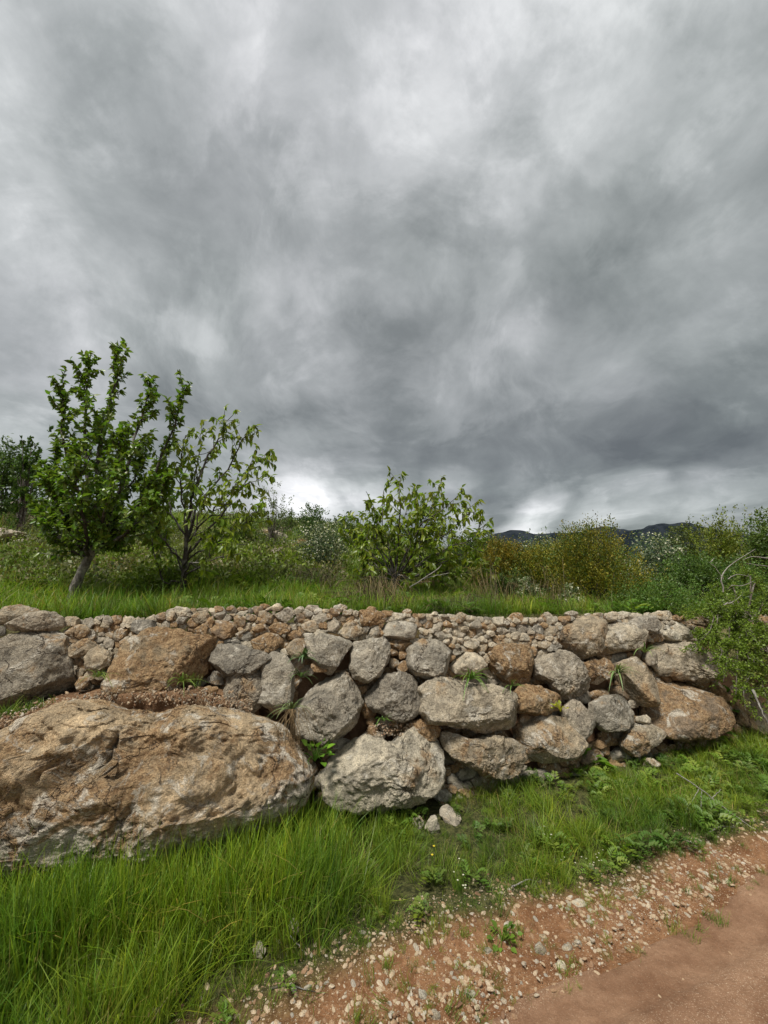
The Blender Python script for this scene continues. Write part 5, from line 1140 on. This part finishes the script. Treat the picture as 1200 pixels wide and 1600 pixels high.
# strap-leaved plants rooted in the wall
def strap_plant(name, label, u, v, off, n_, ln, seed, roots=0, tint=(1, 1, 1), wd=.016):
    rg = np.random.default_rng(seed); c = hit(u, v, off); root = empty(name, c, label, 'plant', 'plants rooted in the wall joints')
    for k in range(n_):
        az = rg.uniform(0, 6.283); el = rg.uniform(.15, 1.35); d = D * math.cos(az) * math.cos(el) + NW * abs(math.sin(az)) * math.cos(el) * .9 + np.array([0, 0, 1]) * math.sin(el); l_ = ln * rg.uniform(.6, 1.15)
        t = np.linspace(0, 1, 8); C = d * (t * l_)[:, None] + np.array([0, 0, -1]) * ((t ** 2.2) * l_ * rg.uniform(.35, .95))[:, None]
        side = np.cross(d, [0, 0, 1.]); side /= np.linalg.norm(side) + 1e-6; w_ = wd * rg.uniform(.7, 1.2) * (1 - t ** 2) * .5 + .0006; nr = np.cross(side, d)
        V = np.empty((24, 3)); V[0::3] = C + side * w_[:, None]; V[1::3] = C - nr * w_[:, None] * .45; V[2::3] = C - side * w_[:, None]
        i_ = np.arange(7) * 3; Fc = np.concatenate([np.stack([i_, i_ + 1, i_ + 4, i_ + 3], 1), np.stack([i_ + 1, i_ + 2, i_ + 5, i_ + 4], 1)])
        tn = np.array(tint) * rg.uniform(.7, 1.35) * np.array([rg.uniform(.9, 1.2), 1, 1])
        link('leaf', mk_mesh('leaf', V, Fc, [M_STRAP], True, {'tint': np.tile(tn, (24, 1)) * np.linspace(.8, 1.25, 24)[:, None]}), root, c)
    if roots:
        A = Acc()
        for _ in range(roots):
            q0 = D * rg.normal(0, .03) + NW * .03; l_ = rg.uniform(.15, .42); sx = rg.normal(0, .10); C = curve_pts([q0, q0 + D * sx * .5 + NW * .05 - np.array([0, 0, l_ * .4]), q0 + D * sx + NW * rg.uniform(.02, .09) - np.array([0, 0, l_])], 7); V, Fc = tube(C, np.linspace(.0016, .0007, 7), 3); A.add(V, Fc, np.array([.62, .6, .8]) * rg.uniform(.5, 1.1))
        o = link('dry_roots', A.mesh('dry_roots', [M_STRAW]), root, c)
    return root
strap_plant('strap_leaved_plant', 'dark rosette plant in a wall joint, upper of two near the cracked grey boulder', 474, 1030, .17, 20, .15, 1, tint=(.8, .95, 1.0))
strap_plant('strap_leaved_plant', 'trailing lower leaves between the cracked grey boulder and its neighbour', 470, 1058, .20, 9, .14, 2, tint=(.7, .85, .8))
strap_plant('strap_leaved_plant', 'pale plant with long dry hanging roots above the right end of the ochre rock', 456, 1108, .26, 16, .17, 3, roots=34, tint=(1.2, 1.15, 1.2), wd=.011)
strap_plant('strap_leaved_plant', 'grassy green plant on top of the long cream boulder', 735, 1062, .16, 34, .20, 4, tint=(1.0, 1.35, .6), wd=.009)
strap_plant('strap_leaved_plant', 'small green tuft at the right end of the long cream boulder top', 800, 1072, .14, 10, .14, 5, tint=(1.0, 1.2, .7), wd=.009)
strap_plant('strap_leaved_plant', 'arching silvery plant in the joint left of the reddish slab, with trailing dry stems', 965, 1052, .16, 22, .22, 6, roots=14, tint=(1.3, 1.3, 1.2))
strap_plant('strap_leaved_plant', 'arching plant under the dark overhanging stone near the wall top', 1008, 1020, .16, 14, .20, 7, tint=(1.2, 1.25, 1.1))
strap_plant('strap_leaved_plant', 'tiny green tuft sprouting under the round dark grey boulder', 598, 1126, .14, 9, .13, 8, tint=(.9, 1.3, .6), wd=.007)
strap_plant('strap_leaved_plant', 'thin green stems at the lower right of the big ochre boulder', 284, 1066, .22, 14, .16, 9, tint=(1.1, 1.3, .6), wd=.006)
strap_plant('strap_leaved_plant', 'thin grassy tuft left of the ochre boulder on the ledge', 152, 1058, .18, 9, .15, 10, tint=(1.2, 1.3, .7), wd=.006)
# leafy weeds at the foot of the wall
def leafy(name, label, p, n_, size, seed, tint=(1, 1, 1), mat=M_HERB):
    rg = np.random.default_rng(seed); root = empty(name, p, label, 'plant', 'leafy weeds at the foot of the wall'); c = np.array(p); A = Acc()
    for k in range(n_):
        az = rg.uniform(0, 6.283); el = rg.uniform(.4, 1.3); l_ = size * rg.uniform(.5, 1); d = np.array([math.cos(az) * math.cos(el), math.sin(az) * math.cos(el), math.sin(el)]); C = curve_pts([np.zeros(3), d * l_ * .5 + [0, 0, .02], d * l_ - [0, 0, .02]], 5); V, Fc = tube(C, np.linspace(.003, .0015, 5), 3); A.add(V, Fc, np.array(tint) * .9)
        TV, TF = leaf_template(.15, .25, .55); rot = oriented((d + [0, 0, -.3])[None], rg.normal(0, .3, 1))
        link('leaf', leaves_into((TV, TF), C[-1:] - 0, rot, np.array([size * rg.uniform(.28, .45)]), np.array(tint)[None] * rg.uniform(.7, 1.35), 'leaf', [mat]), root, c)
    link('stems', A.mesh('stems', [mat]), root, c); return root
leafy('leafy_weed', 'dark leafy weed in the gap between the ochre rock and the cream boulder', hit(492, 1190, .10), 22, .16, 1, (.9, 1.25, .9))
leafy('leafy_weed', 'yellow-green seedling right of the small ochre boulder', hit(876, 1112, .14), 10, .09, 2, (3.0, 2.0, .8))
leafy('leafy_weed', 'broad-leaved green weed in front of the lichened boulder', gh(912, 1200, .0), 26, .22, 3, (1.0, 1.25, 1.0))
leafy('leafy_weed', 'broad-leaved green weed below the big brown boulder at the right', gh(1100, 1150, .0), 26, .24, 4, (1.1, 1.4, 1.1))
leafy('leafy_weed', 'leafy weed at the right end of the wall foot', gh(1140, 1110, .0), 20, .24, 5, (1.0, 1.3, 1.0))
leafy('leafy_weed', 'flat green weed alone on the gravel verge', gh(785, 1470, .0), 16, .085, 6, (1.4, 1.35, 1.2))

# small flowers
def flowers(name, label, spots, mat, r_, h, n_each=10, grp=None):
    A = Acc(); A2 = Acc(); rg = np.random.default_rng(len(label))
    c = groundhit(*spots[0])
    for (u, v) in spots:
        g = groundhit(u, v)
        for k in range(n_each):
            b_ = g + [rg.normal(0, .035), rg.normal(0, .035), 0]; tp = b_ + [rg.normal(0, .01), rg.normal(0, .01), h * rg.uniform(.7, 1.1)]
            V, Fc = tube(np.array([b_, (b_ + tp) / 2, tp]) - c, [.0015, .0013, .001], 3); A2.add(V, Fc, (1, 1.2, .8))
            for q in range(5):
                a_ = q * 1.2566; e = np.array([math.cos(a_), math.sin(a_), .3]) * r_; s2 = np.array([-math.sin(a_), math.cos(a_), 0]) * r_ * .4; A.add(np.array([tp, tp + e * .6 + s2, tp + e, tp + e * .6 - s2]) - c, [[0, 1, 2, 3]])
    root = empty(name, c, label, 'flower', grp); link('stems', A2.mesh('stems', [M_HERB]), root, c); link('petals', A.mesh('petals', [mat], False), root, c)
GF = 'wild flowers in the roadside grass'
flowers('wild_flower', 'cream flower head at the grass edge above the long narrow stone', [(848, 1330)], M_BLOS, .007, .09, 6, GF)
flowers('wild_flower', 'cream flower heads between two patches of verge gravel', [(866, 1345), (940, 1350), (925, 1362)], M_BLOS, .005, .05, 5, GF)
flowers('wild_flower', 'cream flower spike in the tall grass left of the verge', [(446, 1412)], M_BLOS, .009, .13, 10, GF)
flowers('wild_flower', 'pale flower tufts where grass meets gravel near the middle', [(728, 1402), (712, 1372)], M_BLOS, .006, .08, 5, GF)
flowers('wild_flower', 'tiny yellow flowers in the grass near the long grey stone', [(672, 1360), (790, 1220)], M_YEL, .008, .12, 2, GF)
flowers('wild_flower', 'yellow flowers among weeds at the right foot of the wall', [(1084, 1160), (1095, 1150)], M_YEL, .008, .12, 3, GF)
flowers('wild_flower', 'yellow flowers on the terrace left of the white-flecked shrub', [(422, 915), (455, 920), (465, 912)], M_YEL, .014, .10, 5, GF)
